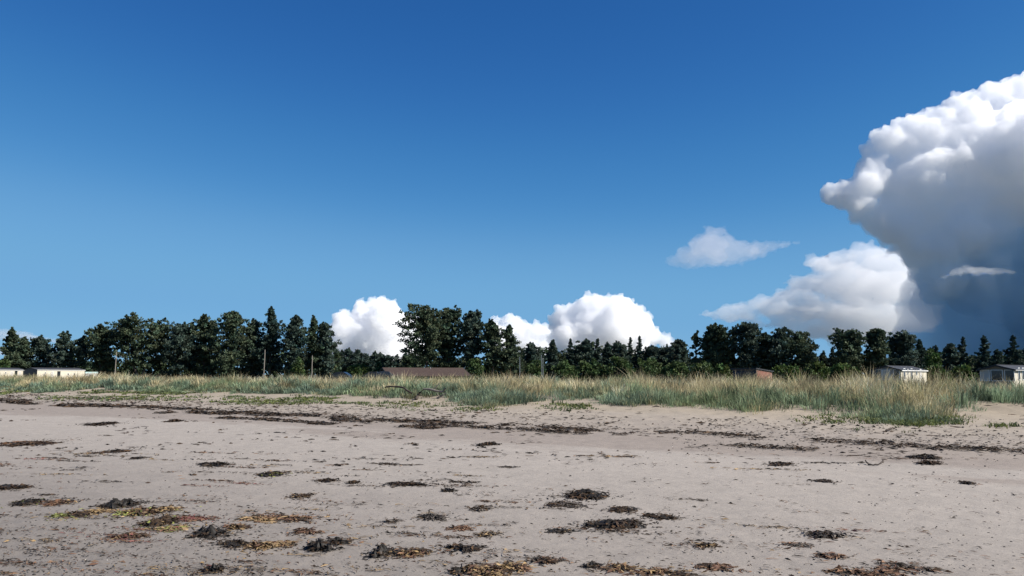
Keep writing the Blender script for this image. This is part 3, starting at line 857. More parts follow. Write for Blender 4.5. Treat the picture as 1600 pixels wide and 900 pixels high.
def window(parent, x, y, z, w, h, face, pane_mat=None, frame=None, mull=0):
    """window set in a wall: frame, pane and bars. face: outward normal 'y-', 'x-' or 'x+' of the parent"""
    fr = empty('window', (x, y, z)); fr.parent = parent
    fr.rotation_euler = (0, 0, {'y-': 0, 'x-': -math.pi / 2, 'x+': math.pi / 2}[face])
    frame = frame or WHITE
    t = .05
    for dz in (-1, 1):
        part('frame', (w + 2 * t, .05, t), (0, -.02, dz * (h / 2 + t / 2)), frame, fr)
    for dx in (-1, 1):
        part('frame', (t, .05, h), (dx * (w / 2 + t / 2), -.02, 0), frame, fr)
    part('pane', (w, .02, h), (0, -.012, 0), pane_mat or GLASS, fr)
    for k in range(mull):
        part('bar', (.045, .04, h), (w * ((k + 1) / (mull + 1) - .5), -.02, 0), frame, fr)
    return fr

def caravan(name, label, pos, rz, L=10.5, W=3.6, wall=CREAM, end=None, roof=SLATE, wins=(), endwins=(), doors=(), hw=2.55, rise=.42, over=.12, fascia=WHITE, group=None, gutter=True):
    """static holiday caravan, long axis along local x, long side facing local -y, shown end at local -x"""
    root = empty(name, pos, rz)
    z0 = .45
    body = link('body', prism_mesh('body', [(-W / 2, z0), (W / 2, z0), (W / 2, hw), (0, hw + rise), (-W / 2, hw)], L), wall, root)
    if end is not None:
        for s in (-1, 1):
            e = link('end_panel', prism_mesh('end_panel', [(-W / 2 + .02, z0 + .02), (W / 2 - .02, z0 + .02), (W / 2 - .02, hw - .01), (0, hw + rise - .02), (-W / 2 + .02, hw - .01)], .03), end, root)
            e.location = (s * (L / 2 + .016), 0, 0)
    part('skirt', (L - .2, W - .2, z0), (0, 0, z0 / 2 - .05), simple_skirt, root)
    sl = math.atan2(rise, W / 2); half = math.hypot(rise, W / 2) + over
    for s in (-1, 1):
        r = part('roof_sheet', (L + 2 * over, half, .06), (0, s * (W / 4 + over * .45), hw + rise / 2 + .06 - over * .12), roof, root, (-s * sl, 0, 0))
        if gutter:
            part('gutter', (L + 2 * over, .07, .09), (0, s * (W / 2 + over * .8), hw - .02), fascia, root)
        for e in (-1, 1):
            part('barge_board', (.05, half, .15), (e * (L / 2 + over + .03), s * (W / 4 + over * .45), hw + rise / 2 + .03 - over * .12), DARKFASCIA, root, (-s * sl, 0, 0))
    part('ridge_cap', (L + 2 * over, .22, .05), (0, 0, hw + rise + .10), roof, root)
    for (x, w, h, zc, mat) in wins:
        window(root, x, -W / 2 - .01, zc, w, h, 'y-', mat, None, 1 if w > 1 else 0)
    for (y, w, h, zc, mat) in endwins:
        window(root, -L / 2 - .035, y, zc, w, h, 'x-', mat, None, 1 if w > 1 else 0)
    for x, mat in doors:
        d = part('door', (.78, .05, 1.9), (x, -W / 2 - .022, z0 + .97), mat, root, bevel=.01)
        part('handle', (.10, .04, .03), (.28, -.04, 0), STEEL, d)
    tag(root, label, 'caravan', group)
    return root
simple_skirt = simple('caravan_skirt', (.30, .29, .27), .8, .1, 3)
CG = 'static caravans behind the dunes'

def front_corner(px, depth):
    p = at(px, HORIZON, depth)
    return Vector((p.x, p.y, 0))

# long cream caravan on the left: lit long side towards the sun, end towards the far left coloured dark for its shade
def place_long(px0, d0, px1, d1, L, W):
    """position so that the long side (local -y) runs from pixel column px0 to px1"""
    a = front_corner(px0, d0); b = front_corner(px1, d1)
    ang = math.atan2(b.y - a.y, b.x - a.x)
    n = Vector((-math.sin(ang), math.cos(ang), 0))
    c = (a + b) / 2 + n * (W / 2)
    return (c.x, c.y, float(height(c.x, c.y)) - .05), ang, (b - a).length

pos, ang, L_ = place_long(58, 168, 132, 179, 0, 3.6)
caravan('static_caravan', 'long cream static caravan with shade darkened end, at the left behind the dune', pos, ang, L_, 3.6, CREAM, DARKGREY, SLATE,
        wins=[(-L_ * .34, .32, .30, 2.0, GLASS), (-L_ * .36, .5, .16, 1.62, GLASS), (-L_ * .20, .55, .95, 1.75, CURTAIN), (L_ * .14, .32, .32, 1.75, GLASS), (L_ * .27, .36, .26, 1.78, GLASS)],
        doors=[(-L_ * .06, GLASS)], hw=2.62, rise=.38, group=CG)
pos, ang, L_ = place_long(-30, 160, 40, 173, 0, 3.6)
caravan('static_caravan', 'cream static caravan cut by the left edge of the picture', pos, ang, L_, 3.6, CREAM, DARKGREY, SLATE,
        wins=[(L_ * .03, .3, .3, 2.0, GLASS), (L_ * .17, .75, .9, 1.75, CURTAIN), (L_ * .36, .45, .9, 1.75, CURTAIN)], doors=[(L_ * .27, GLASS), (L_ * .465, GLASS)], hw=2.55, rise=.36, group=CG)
# far pale caravans glimpsed between the trunks
pos, ang, L_ = place_long(17, 245, 30, 250, 0, 3.4)
caravan('static_caravan', 'far white caravan glimpsed above the roofs at far left', pos, ang, L_, 3.4, WHITE, WHITE, simple('white_roof', (.6, .6, .6), .6, .05), wins=[(0, .8, .5, 2.0, GLASS)], hw=4.4, rise=.3, group=CG)
pos, ang, L_ = place_long(134, 165, 152, 166, 0, 2.2)
caravan('touring_caravan', 'low white touring caravan roof right of the long cream caravan', pos, ang, L_, 2.2, WHITE, WHITE, simple('pale_green_roof', (.42, .55, .50), .5, .08), wins=[(0, .9, .35, 1.5, GLASS)], hw=1.92, rise=.18, group=CG)

# the two lodges at the right: shaded gable towards the camera, sunlit side beyond
def corner_solve(pxa, pxb, pxc, depth, axis_az):
    """near corner at column pxb; the face to its left reaches pxa, the side to its right recedes along axis_az to pxc"""
    k = math.radians(axis_az); ax = Vector((math.sin(k), math.cos(k), 0)); gd = Vector((math.cos(k), -math.sin(k), 0))
    b = front_corner(pxb, depth)
    def solve(dirn, px):
        t = (px - 800.0) / F
        return (b.x - t * b.y) / (t * dirn.y - dirn.x)
    W = solve(-gd, pxa); L = solve(ax, pxc)
    return b, gd, ax, W, L

def lodge(name, label, pxa, pxb, depth, az, pxc, wall, end, wins, endwins, hw, rise, over, doors=()):
    b, gd, ax, W, L = corner_solve(pxa, pxb, pxc, depth, az)
    L = min(L, 11.0)
    ctr = b - gd * (W / 2) + ax * (L / 2)
    ang = math.atan2(ax.y, ax.x)
    return caravan(name, label, (ctr.x, ctr.y, float(height(ctr.x, ctr.y)) - .05), ang, L, W, wall, end, SLATE, wins, endwins, doors, hw, rise, over, group=CG)
GREYSHADE = simple('grey_shaded_cladding', (.20, .21, .22), .65, .08, 2)  # gable cladding toned darker, its shade put into the colour
TAUPESHADE = simple('taupe_shaded_cladding', (.165, .148, .125), .65, .1, 2)  # taupe cladding with the gable's shade mixed into the colour
lodge('holiday_lodge', 'grey gabled holiday lodge with a sunlit cream side, behind the dune grass', 1359, 1408, 86, 41, 1444, CREAM, GREYSHADE,
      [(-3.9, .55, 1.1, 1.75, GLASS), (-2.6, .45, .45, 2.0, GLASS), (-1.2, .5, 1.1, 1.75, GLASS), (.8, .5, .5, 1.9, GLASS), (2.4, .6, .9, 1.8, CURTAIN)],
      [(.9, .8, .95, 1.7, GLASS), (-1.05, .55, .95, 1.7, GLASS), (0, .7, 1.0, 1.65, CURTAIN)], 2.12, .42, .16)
lodge('holiday_lodge', 'taupe gabled lodge with dark roof edge at the right edge of the picture', 1528, 1584, 78, 47, 1640, CREAM, TAUPESHADE,
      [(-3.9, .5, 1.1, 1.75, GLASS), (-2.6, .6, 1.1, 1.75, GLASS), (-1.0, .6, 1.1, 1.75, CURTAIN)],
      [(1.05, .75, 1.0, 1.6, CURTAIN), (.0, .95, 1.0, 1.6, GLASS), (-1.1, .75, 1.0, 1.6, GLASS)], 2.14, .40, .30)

# long low building with brown tiled roof
def brown_building():
    a = front_corner(607, 150); b = front_corner(738, 158)
    L = (b - a).length; ang = math.atan2(b.y - a.y, b.x - a.x)
    W = 8.0
    n = Vector((-math.sin(ang), math.cos(ang), 0))
    c = (a + b) / 2 + n * (W / 2)
    root = empty('brown_roofed_building', (c.x, c.y, float(height(c.x, c.y)) - .05), ang)
    hw, rise = 1.32, 1.58
    link('wall', prism_mesh('wall', [(-W / 2 + .5, 0), (W / 2 - .5, 0), (W / 2 - .5, hw + .15), (0, hw + rise - .05), (-W / 2 + .5, hw + .15)], L - .8), simple('dark_timber_wall', (.05, .04, .035), .9, .2, 2), root)
    sl = math.atan2(rise, W / 2); half = math.hypot(rise, W / 2)
    rf = [part('roof', (L - .3, half, .10), (0, s * W / 4, hw + rise / 2), BROWN, root, (-s * sl, 0, 0)) for s in (-1, 1)]
    # courses of tiles laid on the visible slope
    rows = 14
    proto = None
    for k in range(rows):
        t = (k + .5) / rows - .5
        o = bpy.data.objects.new('tile_course', proto) if proto else None
        if proto is None:
            nseg = 60
            V = []; Q = []
            for i in range(nseg):
                x0 = -(L - .3) / 2 + (L - .3) * i / nseg; x1 = x0 + (L - .3) / nseg * .96
                hh = .022 + .012 * ((i * 7919) % 5) / 5
                y0, y1 = -half / rows * .56, half / rows * .5
                b_ = len(V)
                V += [(x0, y0, hh + .02), (x1, y0, hh + .02), (x1, y1, hh * .2), (x0, y1, hh * .2), (x0, y0, 0), (x1, y0, 0)]
                Q += [(b_, b_ + 1, b_ + 2, b_ + 3), (b_ + 4, b_ + 5, b_ + 1, b_)]
            proto = bpy.data.meshes.new('tile_course'); proto.from_pydata(V, [], Q); proto.update(); proto.materials.append(BROWN)
            o = bpy.data.objects.new('tile_course', proto)
        COL.objects.link(o); o.parent = rf[0]; o.location = (((k * 37) % 10) * .01, t * half, .054)
    part('ridge_cap', (L - .25, .30, .10), (0, 0, hw + rise + .06), BROWN, root)
    for e in (-1, 1):
        for s in (-1, 1):
            part('barge_board', (.06, half, .22), (e * (L / 2 - .10), s * W / 4, hw + rise / 2 - .03), DARKFASCIA, root, (-s * sl, 0, 0))
    part('vent_pipe', (.09, .09, .35), (L * .07, -.5, hw + rise + .05), STEEL, root)
    part('door', (.95, .06, 1.45), (-L * .2, -W / 2 + .46, .75), DARKGREY, root)
    for x in (-L * .35, 0, L * .2, L * .38):
        window(root, x, -W / 2 + .48, 1.0, .9, .6, 'y-')
    tag(root, 'long low building with a brown tiled roof behind the dune grass', 'building')
brown_building()

def brick_shed():
    b, gd, n, Lf, D = corner_solve(1143, 1182, 1204, 90, 55)
    ang = math.atan2(gd.y, gd.x)
    ctr = b - gd * (Lf / 2) + n * (D / 2)
    root = empty('brick_shed', (ctr.x, ctr.y, float(height(ctr.x, ctr.y)) - .05), ang)
    hf, hb = 2.28, 1.98
    prof = [(-D / 2, 0), (D / 2, 0), (D / 2, hb), (-D / 2, hf)]
    link('wall', prism_mesh('wall', prof, Lf), MORTAR, root)
    # bricks of the sunlit end wall, in courses
    bl, bh = .225, .075
    me = [box_mesh('brick', .03, bl - .012, bh - .012), box_mesh('brick', .03, bl - .012, bh - .012)]
    me[0].materials.append(BRICK); me[1].materials.append(BRICK2)
    rng = random.Random(4)
    rows = int(hf / bh)
    top10 = []
    for r in range(rows):
        z = bh * (r + .5)
        ymax = D / 2 if z < hb - .05 else -D / 2 + D * (hf - z - .05) / (hf - hb)
        y = -D / 2 + (bl / 2 if r % 2 else bl)
        while y < ymax - bl * .4:
            top10.append((y, z)); y += bl
    vis = [q for q in top10 if q[1] > 1.15][-300:]
    for (y, z) in vis:
        o = bpy.data.objects.new('brick', me[rng.random() < .3]); COL.objects.link(o); o.parent = root
        o.location = (Lf / 2 + .010 + rng.uniform(-.003, .003), y, z)
    low = [q for q in top10 if q not in set(vis)]
    if low:
        bm = bmesh.new()
        for (y, z) in low:
            r_ = bmesh.ops.create_cube(bm, size=1.0, matrix=Matrix.Translation((Lf / 2 + .010, y, z)) @ Matrix.Diagonal((.03, bl - .012, bh - .012, 1)))
        m_ = bpy.data.meshes.new('lower_bricks'); bm.to_mesh(m_); bm.free()
        o = link('lower_bricks', m_, BRICK, root); o['kind'] = 'stuff'
    sl = math.atan2(hb - hf, D)
    part('roof', (Lf + .3, math.hypot(D, hf - hb) + .3, .10), (0, 0, (hf + hb) / 2 + .07), SLATE, root, (sl, 0, 0))
    part('fascia', (Lf + .3, .05, .2), (0, -D / 2 - .19, hf + .04), DARKFASCIA, root)
    part('front_shade_panel', (Lf - .05, .04, hf - .15), (0, -D / 2 - .022, hf / 2 - .05), simple('navy_front_shade', (.030, .036, .052), .7, .2, 3), root)  # dark sheet over the front, its shade put into the colour
    for k in (-.28, .22):
        d = part('door', (.9, .05, 1.95), (k * Lf, -D / 2 - .07, .98), DARKGREY, root)
        part('handle', (.04, .05, .14), (.35, -.04, 0), STEEL, d)
    tag(root, 'small flat roofed shed with a sunlit red brick end wall', 'shed')
brick_shed()

# ------------------------------------------------------------------ parked cars showing just their roofs
def car(label, px, depth, rz, paint, top=1.95):
    p = front_corner(px, depth); gz = float(height(p.x, p.y))
    root = empty('parked_car', (p.x, p.y, gz), rz)
    prof = [(-2.2, .45), (-2.25, .8), (-1.9, 1.05), (-1.15, 1.15), (-.55, 1.72), (.1, top - .08), (1.2, top - .1), (1.85, 1.6), (2.15, 1.2), (2.2, .6), (2.1, .45)]
    def ext(nm, pr, w, mat, inset=0):
        bm = bmesh.new()
        f = [bm.verts.new((x, -w / 2, z)) for x, z in pr]; g = [bm.verts.new((x, w / 2, z)) for x, z in pr]
        bm.faces.new(f); bm.faces.new(g[::-1]); n = len(pr)
        for i in range(n):
            bm.faces.new((f[i], g[i], g[(i + 1) % n], f[(i + 1) % n]))
        bmesh.ops.recalc_face_normals(bm, faces=bm.faces)
        bmesh.ops.bevel(bm, geom=bm.edges[:], offset=.06, segments=2, affect='EDGES')
        m = bpy.data.meshes.new(nm); bm.to_mesh(m); bm.free()
        return link(nm, m, mat, root)
    ext('body', prof, 1.8, paint)
    ext('window', [(-.95, 1.2), (-.42, 1.66), (1.1, 1.68), (1.7, 1.28)], 1.84, GLASS)
    for x in (-1.4, 1.4):
        for y in (-.8, .8):
            V, Q = tube([(x, y - .1, .32), (x, y - .09, .32), (x, y + .09, .32), (x, y + .1, .32)], [.2, .32, .32, .2], 14)
            w = link('wheel', np_mesh('wheel', V, Q, 4), RUBBER, root)
            V, Q = tube([(x, y - .12, .32), (x, y - .11, .32), (x, y + .11, .32), (x, y + .12, .32)], [.02, .19, .19, .02], 12)
            link('rim', np_mesh('rim', V, Q, 4), STEEL, w)
    for y in (-.6, .6):
        part('headlight', (.06, .3, .14), (-2.2, y, .82), WHITE, root)
    tag(root, label, 'car', 'cars parked behind the dune')
NAVY = simple('dark_blue_car_paint', (.018, .024, .036), .25, .1, 1, 0, .5)
BLACKP = simple('black_car_paint', (.014, .015, .018), .25, .1, 1, 0, .5)
car('dark car roof directly left of the brown roofed building', 594, 118, R(6), NAVY, 2.2)
car('dark car roof second from the brown roofed building, towards the dense clump', 577, 122, R(4), BLACKP, 2.15)
car('dark car roof alone below the right end of the dense dark clump', 527, 120, R(-4), BLACKP, 2.1)

# ------------------------------------------------------------------ poles
def pole(label, px, top, depth, lean, r, mat, extras='cap'):
    p = at(px, top, depth); gz = float(height(p.x, p.y)); H = p.z - gz
    root = empty('wooden_pole' if mat is TIMBER else 'steel_pole', (p.x - lean * H, p.y, gz - .1))
    zz = np.linspace(0, H + .1, 8)
    rng = np.random.default_rng(int(px))
    w = np.cumsum(rng.normal(size=8) * .012)
    V, Q = tube(np.stack([zz * lean + w - w[-1], w * .5, zz], 1), r * (1 - .28 * zz / H), 9)
    link('shaft', np_mesh('shaft', V, Q, 4, smooth=True), mat, root)
    tx = lean * H
    V, Q = tube([(tx, 0, H + .02), (tx, 0, H + .10), (tx, 0, H + .13), (tx, 0, H + .16)], [r * .74, r * .86, r * .8, r * .05], 9)
    link('cap', np_mesh('cap', V, Q, 4), DARKFASCIA if mat is TIMBER else STEEL, root)
    part('number_plate', (.12, .02, .16), (lean * 1.8, -r - .012, 1.8), STEEL, root)
    if extras == 'lamp':
        a = part('lamp_arm', (.5, .05, .05), (tx + .22, 0, H - .02), STEEL, root)
        part('lamp_head', (.34, .16, .09), (tx + .52, 0, H - .05), STEEL, root, (0, R(6), 0), .02)
    tag(root, label, 'pole', 'poles behind the dune')
pole('pale leaning wooden pole among the pines at far left', 182, 549, 150, .022, .10, TIMBER)
pole('left bare wooden pole standing before the dense dark clump', 414, 546, 150, .014, .10, TIMBER)
pole('right bare wooden pole standing before the dense dark clump', 488, 555, 148, .006, .10, TIMBER)
pole('thin grey pole at the right foot of the tall pine clump', 812, 558, 140, 0, .06, STEEL)
pole('left one of the two thin grey poles standing close together', 846, 555, 138, -.01, .055, STEEL)
pole('right one of the two thin grey poles standing close together', 848.5, 560, 138, .004, .055, STEEL)

# ------------------------------------------------------------------ driftwood
def drift(name, label, pts_px, r0, r1, mat, lift, seed, twigs=2):
    rng = np.random.default_rng(seed)
    P = []
    for (x, y, l) in pts_px:
        g = ground_hit(x, y); P.append((g.x, g.y, g.z + l))
    P = np.array(P); c = P[0].copy(); c[2] = float(height(c[0], c[1]))
    t = np.linspace(0, len(P) - 1, 14)
    Q = np.stack([np.interp(t, np.arange(len(P)), P[:, k]) for k in range(3)], 1)
    Q[:, 1] += np.cumsum(rng.normal(size=14) * .015); Q[:, 2] += rng.normal(size=14) * .01
    root = empty(name, tuple(c))
    V, F_ = tube(Q - c, np.linspace(r0, r1, 14) * (1 + .15 * rng.normal(size=14)), 8)
    link('stem', np_mesh('stem', V, F_, 4, smooth=True), mat, root)
    for k in range(twigs):
        b = Q[4 + k * 4 % 9] - c; d = np.array([rng.uniform(-.6, .6), rng.uniform(-.3, .1), rng.uniform(.2, .5)]) * .7
        V, F_ = tube([b, b + d * .5 + rng.normal(size=3) * .04, b + d], [r1 * .9, r1 * .6, r1 * .25], 5)
        link('twig', np_mesh('twig', V, F_, 4, smooth=True), mat, root)
    tag(root, label, 'driftwood', 'driftwood at the dune foot')
drift('driftwood_log', 'long curved dark driftwood log lying in the green dune grass', [(601, 621, .42), (612, 621, .46), (626, 621, .43), (634, 622, .36), (643, 623, .22)], .026, .045, DARKWOOD, 0, 1, 0)
drift('driftwood_log', 'pale driftwood bough with upright stub, right of the long dark log', [(662, 622, .36), (675, 622, .34), (684, 622, .26), (692, 622, .24), (696, 622, .38)], .045, .03, GREYWOOD, 0, 2, 1)
drift('driftwood_stump', 'short dark driftwood stump at the sandy dune foot', [(650, 625, .02), (653, 624, .14), (656, 624, .26)], .07, .035, DARKWOOD, 0, 3, 1)
drift('driftwood_branch', 'thin pale driftwood branch low on the sand by the stump', [(683, 623, .03), (690, 623, .10), (697, 623, .22)], .035, .02, GREYWOOD, 0, 4, 1)
drift('driftwood_stick', 'thin curved stick lying alone on the sand by the right end of the strandline', [(1352, 725, .05), (1356, 727, .02), (1365, 728, .02), (1376, 727, .02), (1380, 724, .05)], .012, .01, DARKWOOD, 0, 5, 0)
drift('driftwood_stick', 'small dark stick on the upper beach right of the green plant patch', [(1385, 675, .02), (1395, 673, .05), (1403, 672, .05)], .02, .012, DARKWOOD, 0, 6, 0)

# ------------------------------------------------------------------ seaweed
WEED = tint_mat('wet_seaweed', .62, .22, .0)
WEED_DRY = tint_mat('dry_wrack', .75, .3, .0)
PAL = {'black': [(.016, .014, .012), (.026, .021, .016), (.040, .029, .019)], 'brown': [(.040, .025, .014), (.060, .035, .018), (.028, .020, .013)],
       'rust': [(.13, .070, .040), (.16, .095, .055), (.085, .045, .028)], 'gold': [(.21, .14, .065), (.17, .115, .06), (.24, .165, .085)], 'green': [(.20, .21, .06), (.13, .14, .045)],
       'red': [(.14, .055, .045), (.11, .042, .036)], 'grey': [(.10, .085, .07), (.075, .062, .052)]}

def ribbons(rng, cen, n, rx, ry, hz, ln, wd, pal, ang=0.0, curl=1.0):
    """heap of bent ribbons inside an ellipse; returns verts, quads, colours"""
    a = rng.uniform(0, 2 * np.pi, n); r = np.sqrt(rng.uniform(0, 1, n)) * (1 + .25 * rng.normal(size=n))
    lx = np.cos(a) * r * rx; ly = np.sin(a) * r * ry
    k = 1 - np.clip((lx / rx) ** 2 + (ly / ry) ** 2, 0, 1)
    lump = .55 + .45 * np.sin(lx * 9 / rx + rng.uniform(0, 6)) * np.cos(ly * 5 / ry + rng.uniform(0, 6))
    z = hz * k * lump * rng.uniform(.35, 1.05, n) + .004
    ca, sa = math.cos(ang), math.sin(ang)
    X = cen[0] + lx * ca - ly * sa; Y = cen[1] + lx * sa + ly * ca
    G = height(X, Y)
    h = rng.uniform(0, 2 * np.pi, n)
    L = ln * rng.uniform(.5, 1.5, n); W = wd * rng.uniform(.6, 1.4, n)
    pts = []
    px_, py_, hd = X.copy(), Y.copy(), h.copy()
    tilt = rng.normal(size=n) * .16 * (hz > .01)
    S_ = 4
    for s in range(S_):
        arch = np.sin(np.pi * s / (S_ - 1)) * rng.uniform(0, .2, n) * np.minimum(L, hz * 2.2 + .01)
        pz = np.maximum(G + z + arch + tilt * (s / (S_ - 1) - .5) * L * .5, G + .003)
        wv = np.stack([-np.sin(hd), np.cos(hd), rng.normal(size=n) * .5], 1) * (W * (.5 if s in (0, S_ - 1) else 1))[:, None] * .5
        c = np.stack([px_, py_, pz], 1)
        pts += [c - wv, c + wv]
        px_ = px_ + np.cos(hd) * L / (S_ - 1); py_ = py_ + np.sin(hd) * L / (S_ - 1)
        hd = hd + rng.normal(size=n) * .7 * curl
    V = np.stack(pts, 1).reshape(-1, 3)
    o = (np.arange(n) * 2 * S_)[:, None]
    Q = np.concatenate([o + np.array([[2 * s, 2 * s + 1, 2 * s + 3, 2 * s + 2]]) for s in range(S_ - 1)])
    cols = np.array(pal)[rng.integers(0, len(pal), n)] * np.clip(1 + .25 * rng.normal(size=(n, 1)), .4, 1.8)
    return V, Q, np.repeat(cols, 2 * S_, axis=0)

def mound(rng, cen, rx, ry, hz, ang, col):
    """low lumpy heart of a heap so that no sand shows through"""
    nr, na = 5, 22
    V = []; ca, sa = math.cos(ang), math.sin(ang)
    ph = rng.uniform(0, 6, 4)
    for i in range(nr):
        f = i / (nr - 1)
        for k in range(na):
            a = 2 * np.pi * k / na
            e = 1 + .22 * math.sin(3 * a + ph[0]) + .16 * math.sin(5 * a + ph[1]) + .10 * math.sin(9 * a + ph[2])
            lx = math.cos(a) * rx * .78 * f * e; ly = math.sin(a) * ry * .78 * f * e
            V.append((cen[0] + lx * ca - ly * sa, cen[1] + lx * sa + ly * ca, hz * .95 * (1 - f ** 1.9) * rng.uniform(.7, 1.1)))
    V = np.array(V); V[:, 2] += height(V[:, 0], V[:, 1]) - .004
    Q = []
    for i in range(nr - 1):
        for k in range(na):
            k2 = (k + 1) % na
            Q.append((i * na + k, (i + 1) * na + k, (i + 1) * na + k2, i * na + k2))
    return V, np.array(Q), np.tile(np.array(col), (len(V), 1)) * rng.uniform(.7, 1.3, (len(V), 1))

def merge3(L):
    V, Q, C, n = [], [], [], 0
    for v, q, c in L:
        V.append(v); Q.append(q + n); C.append(c); n += len(v)
    return np.concatenate(V), np.concatenate(Q), np.concatenate(C)

HALO = []
def clump(label, x0, x1, y0, y1, mix, hz=.05, seed=0, dens=1.0, tilt=0.0, name='seaweed_clump'):
    """one heap seen in the photograph between columns x0..x1 and rows y0 (far edge) .. y1 (near edge)"""
    rng = np.random.default_rng(seed + 9000)
    yb = y1; yt = min(y0 + (y1 - y0) * .30, y1 - 1.5)
    a = ground_hit((x0 + x1) / 2, yb); b = ground_hit((x0 + x1) / 2, yt)
    w = (ground_hit(x1, (y0 + y1) / 2) - ground_hit(x0, (y0 + y1) / 2)).length
    ry = max(.06, abs(b.y - a.y) / 2); rx = w / 2
    c = ((a.x + b.x) / 2, (a.y + b.y) / 2)
    ry = min(ry, rx * 1.1)
    pal = []
    for k, wt in mix:
        pal += PAL[k] * wt
    n = int(np.clip(1500 * rx * ry * 4 * dens, 60, 700))
    ln = .075 + .05 * min(1.5, rx); wd = .015 + .005 * min(1.5, rx)
    sc = max(1, a.y / 9) ** .6
    hz = hz * 1.05
    L = []
    K = int(rng.integers(3, 7))
    for k in range(K):
        # lobes of uneven size, drawn out along the shore
        f = rng.uniform(.22, .58)
        th_ = rng.uniform(0, 2 * np.pi); q = rng.uniform(.25, .85)
        cc = (c[0] + math.cos(th_) * rx * q, c[1] + math.sin(th_) * ry * q)
        if k == 0: cc, f = (c[0] + rng.uniform(-.25, .25) * rx, c[1] + rng.uniform(-.25, .25) * ry), rng.uniform(.45, .62)
        tl = tilt - SA * .25 + rng.normal() * .25
        r1, r2 = rx * f * 1.15, ry * f * rng.uniform(.75, 1.15)
        hk = hz * (1 if k == 0 else rng.uniform(.35, .9))
        pk = pal if rng.uniform() < .6 else PAL[mix[int(rng.integers(0, len(mix)))][0]]
        L.append(ribbons(rng, cc, max(14, int(n * f / K * 1.7)), r1, r2, hk, ln * sc, wd * sc, pk, tl))
        L.append(mound(rng, cc, r1, r2, hk if mix[0][0] in ('black', 'brown') else hk * .5, tl, PAL[mix[0][0]][0]))
    HALO.append(ribbons(rng, c, max(14, n // 5), rx * 1.25, ry * 1.3, .005, ln * .8, wd * .8, pal + PAL['brown'], tilt))
    HALO.append(ribbons(rng, c, max(12, n // 6), rx * 1.8, ry * 1.8, .004, ln * .4, wd * .7, pal + PAL['grey'], tilt))
    V, Q, C = merge3(L)
    g = float(height(*c)); org = np.array([c[0], c[1], g])
    o = link(name, np_mesh(name, V - org, Q, 4, colors=np.clip(C, .003, .6)), WEED if mix[0][0] in ('black', 'brown') else WEED_DRY)
    o.location = org
    tag(o, label, 'seaweed', 'seaweed heaps on the sand')
    return o

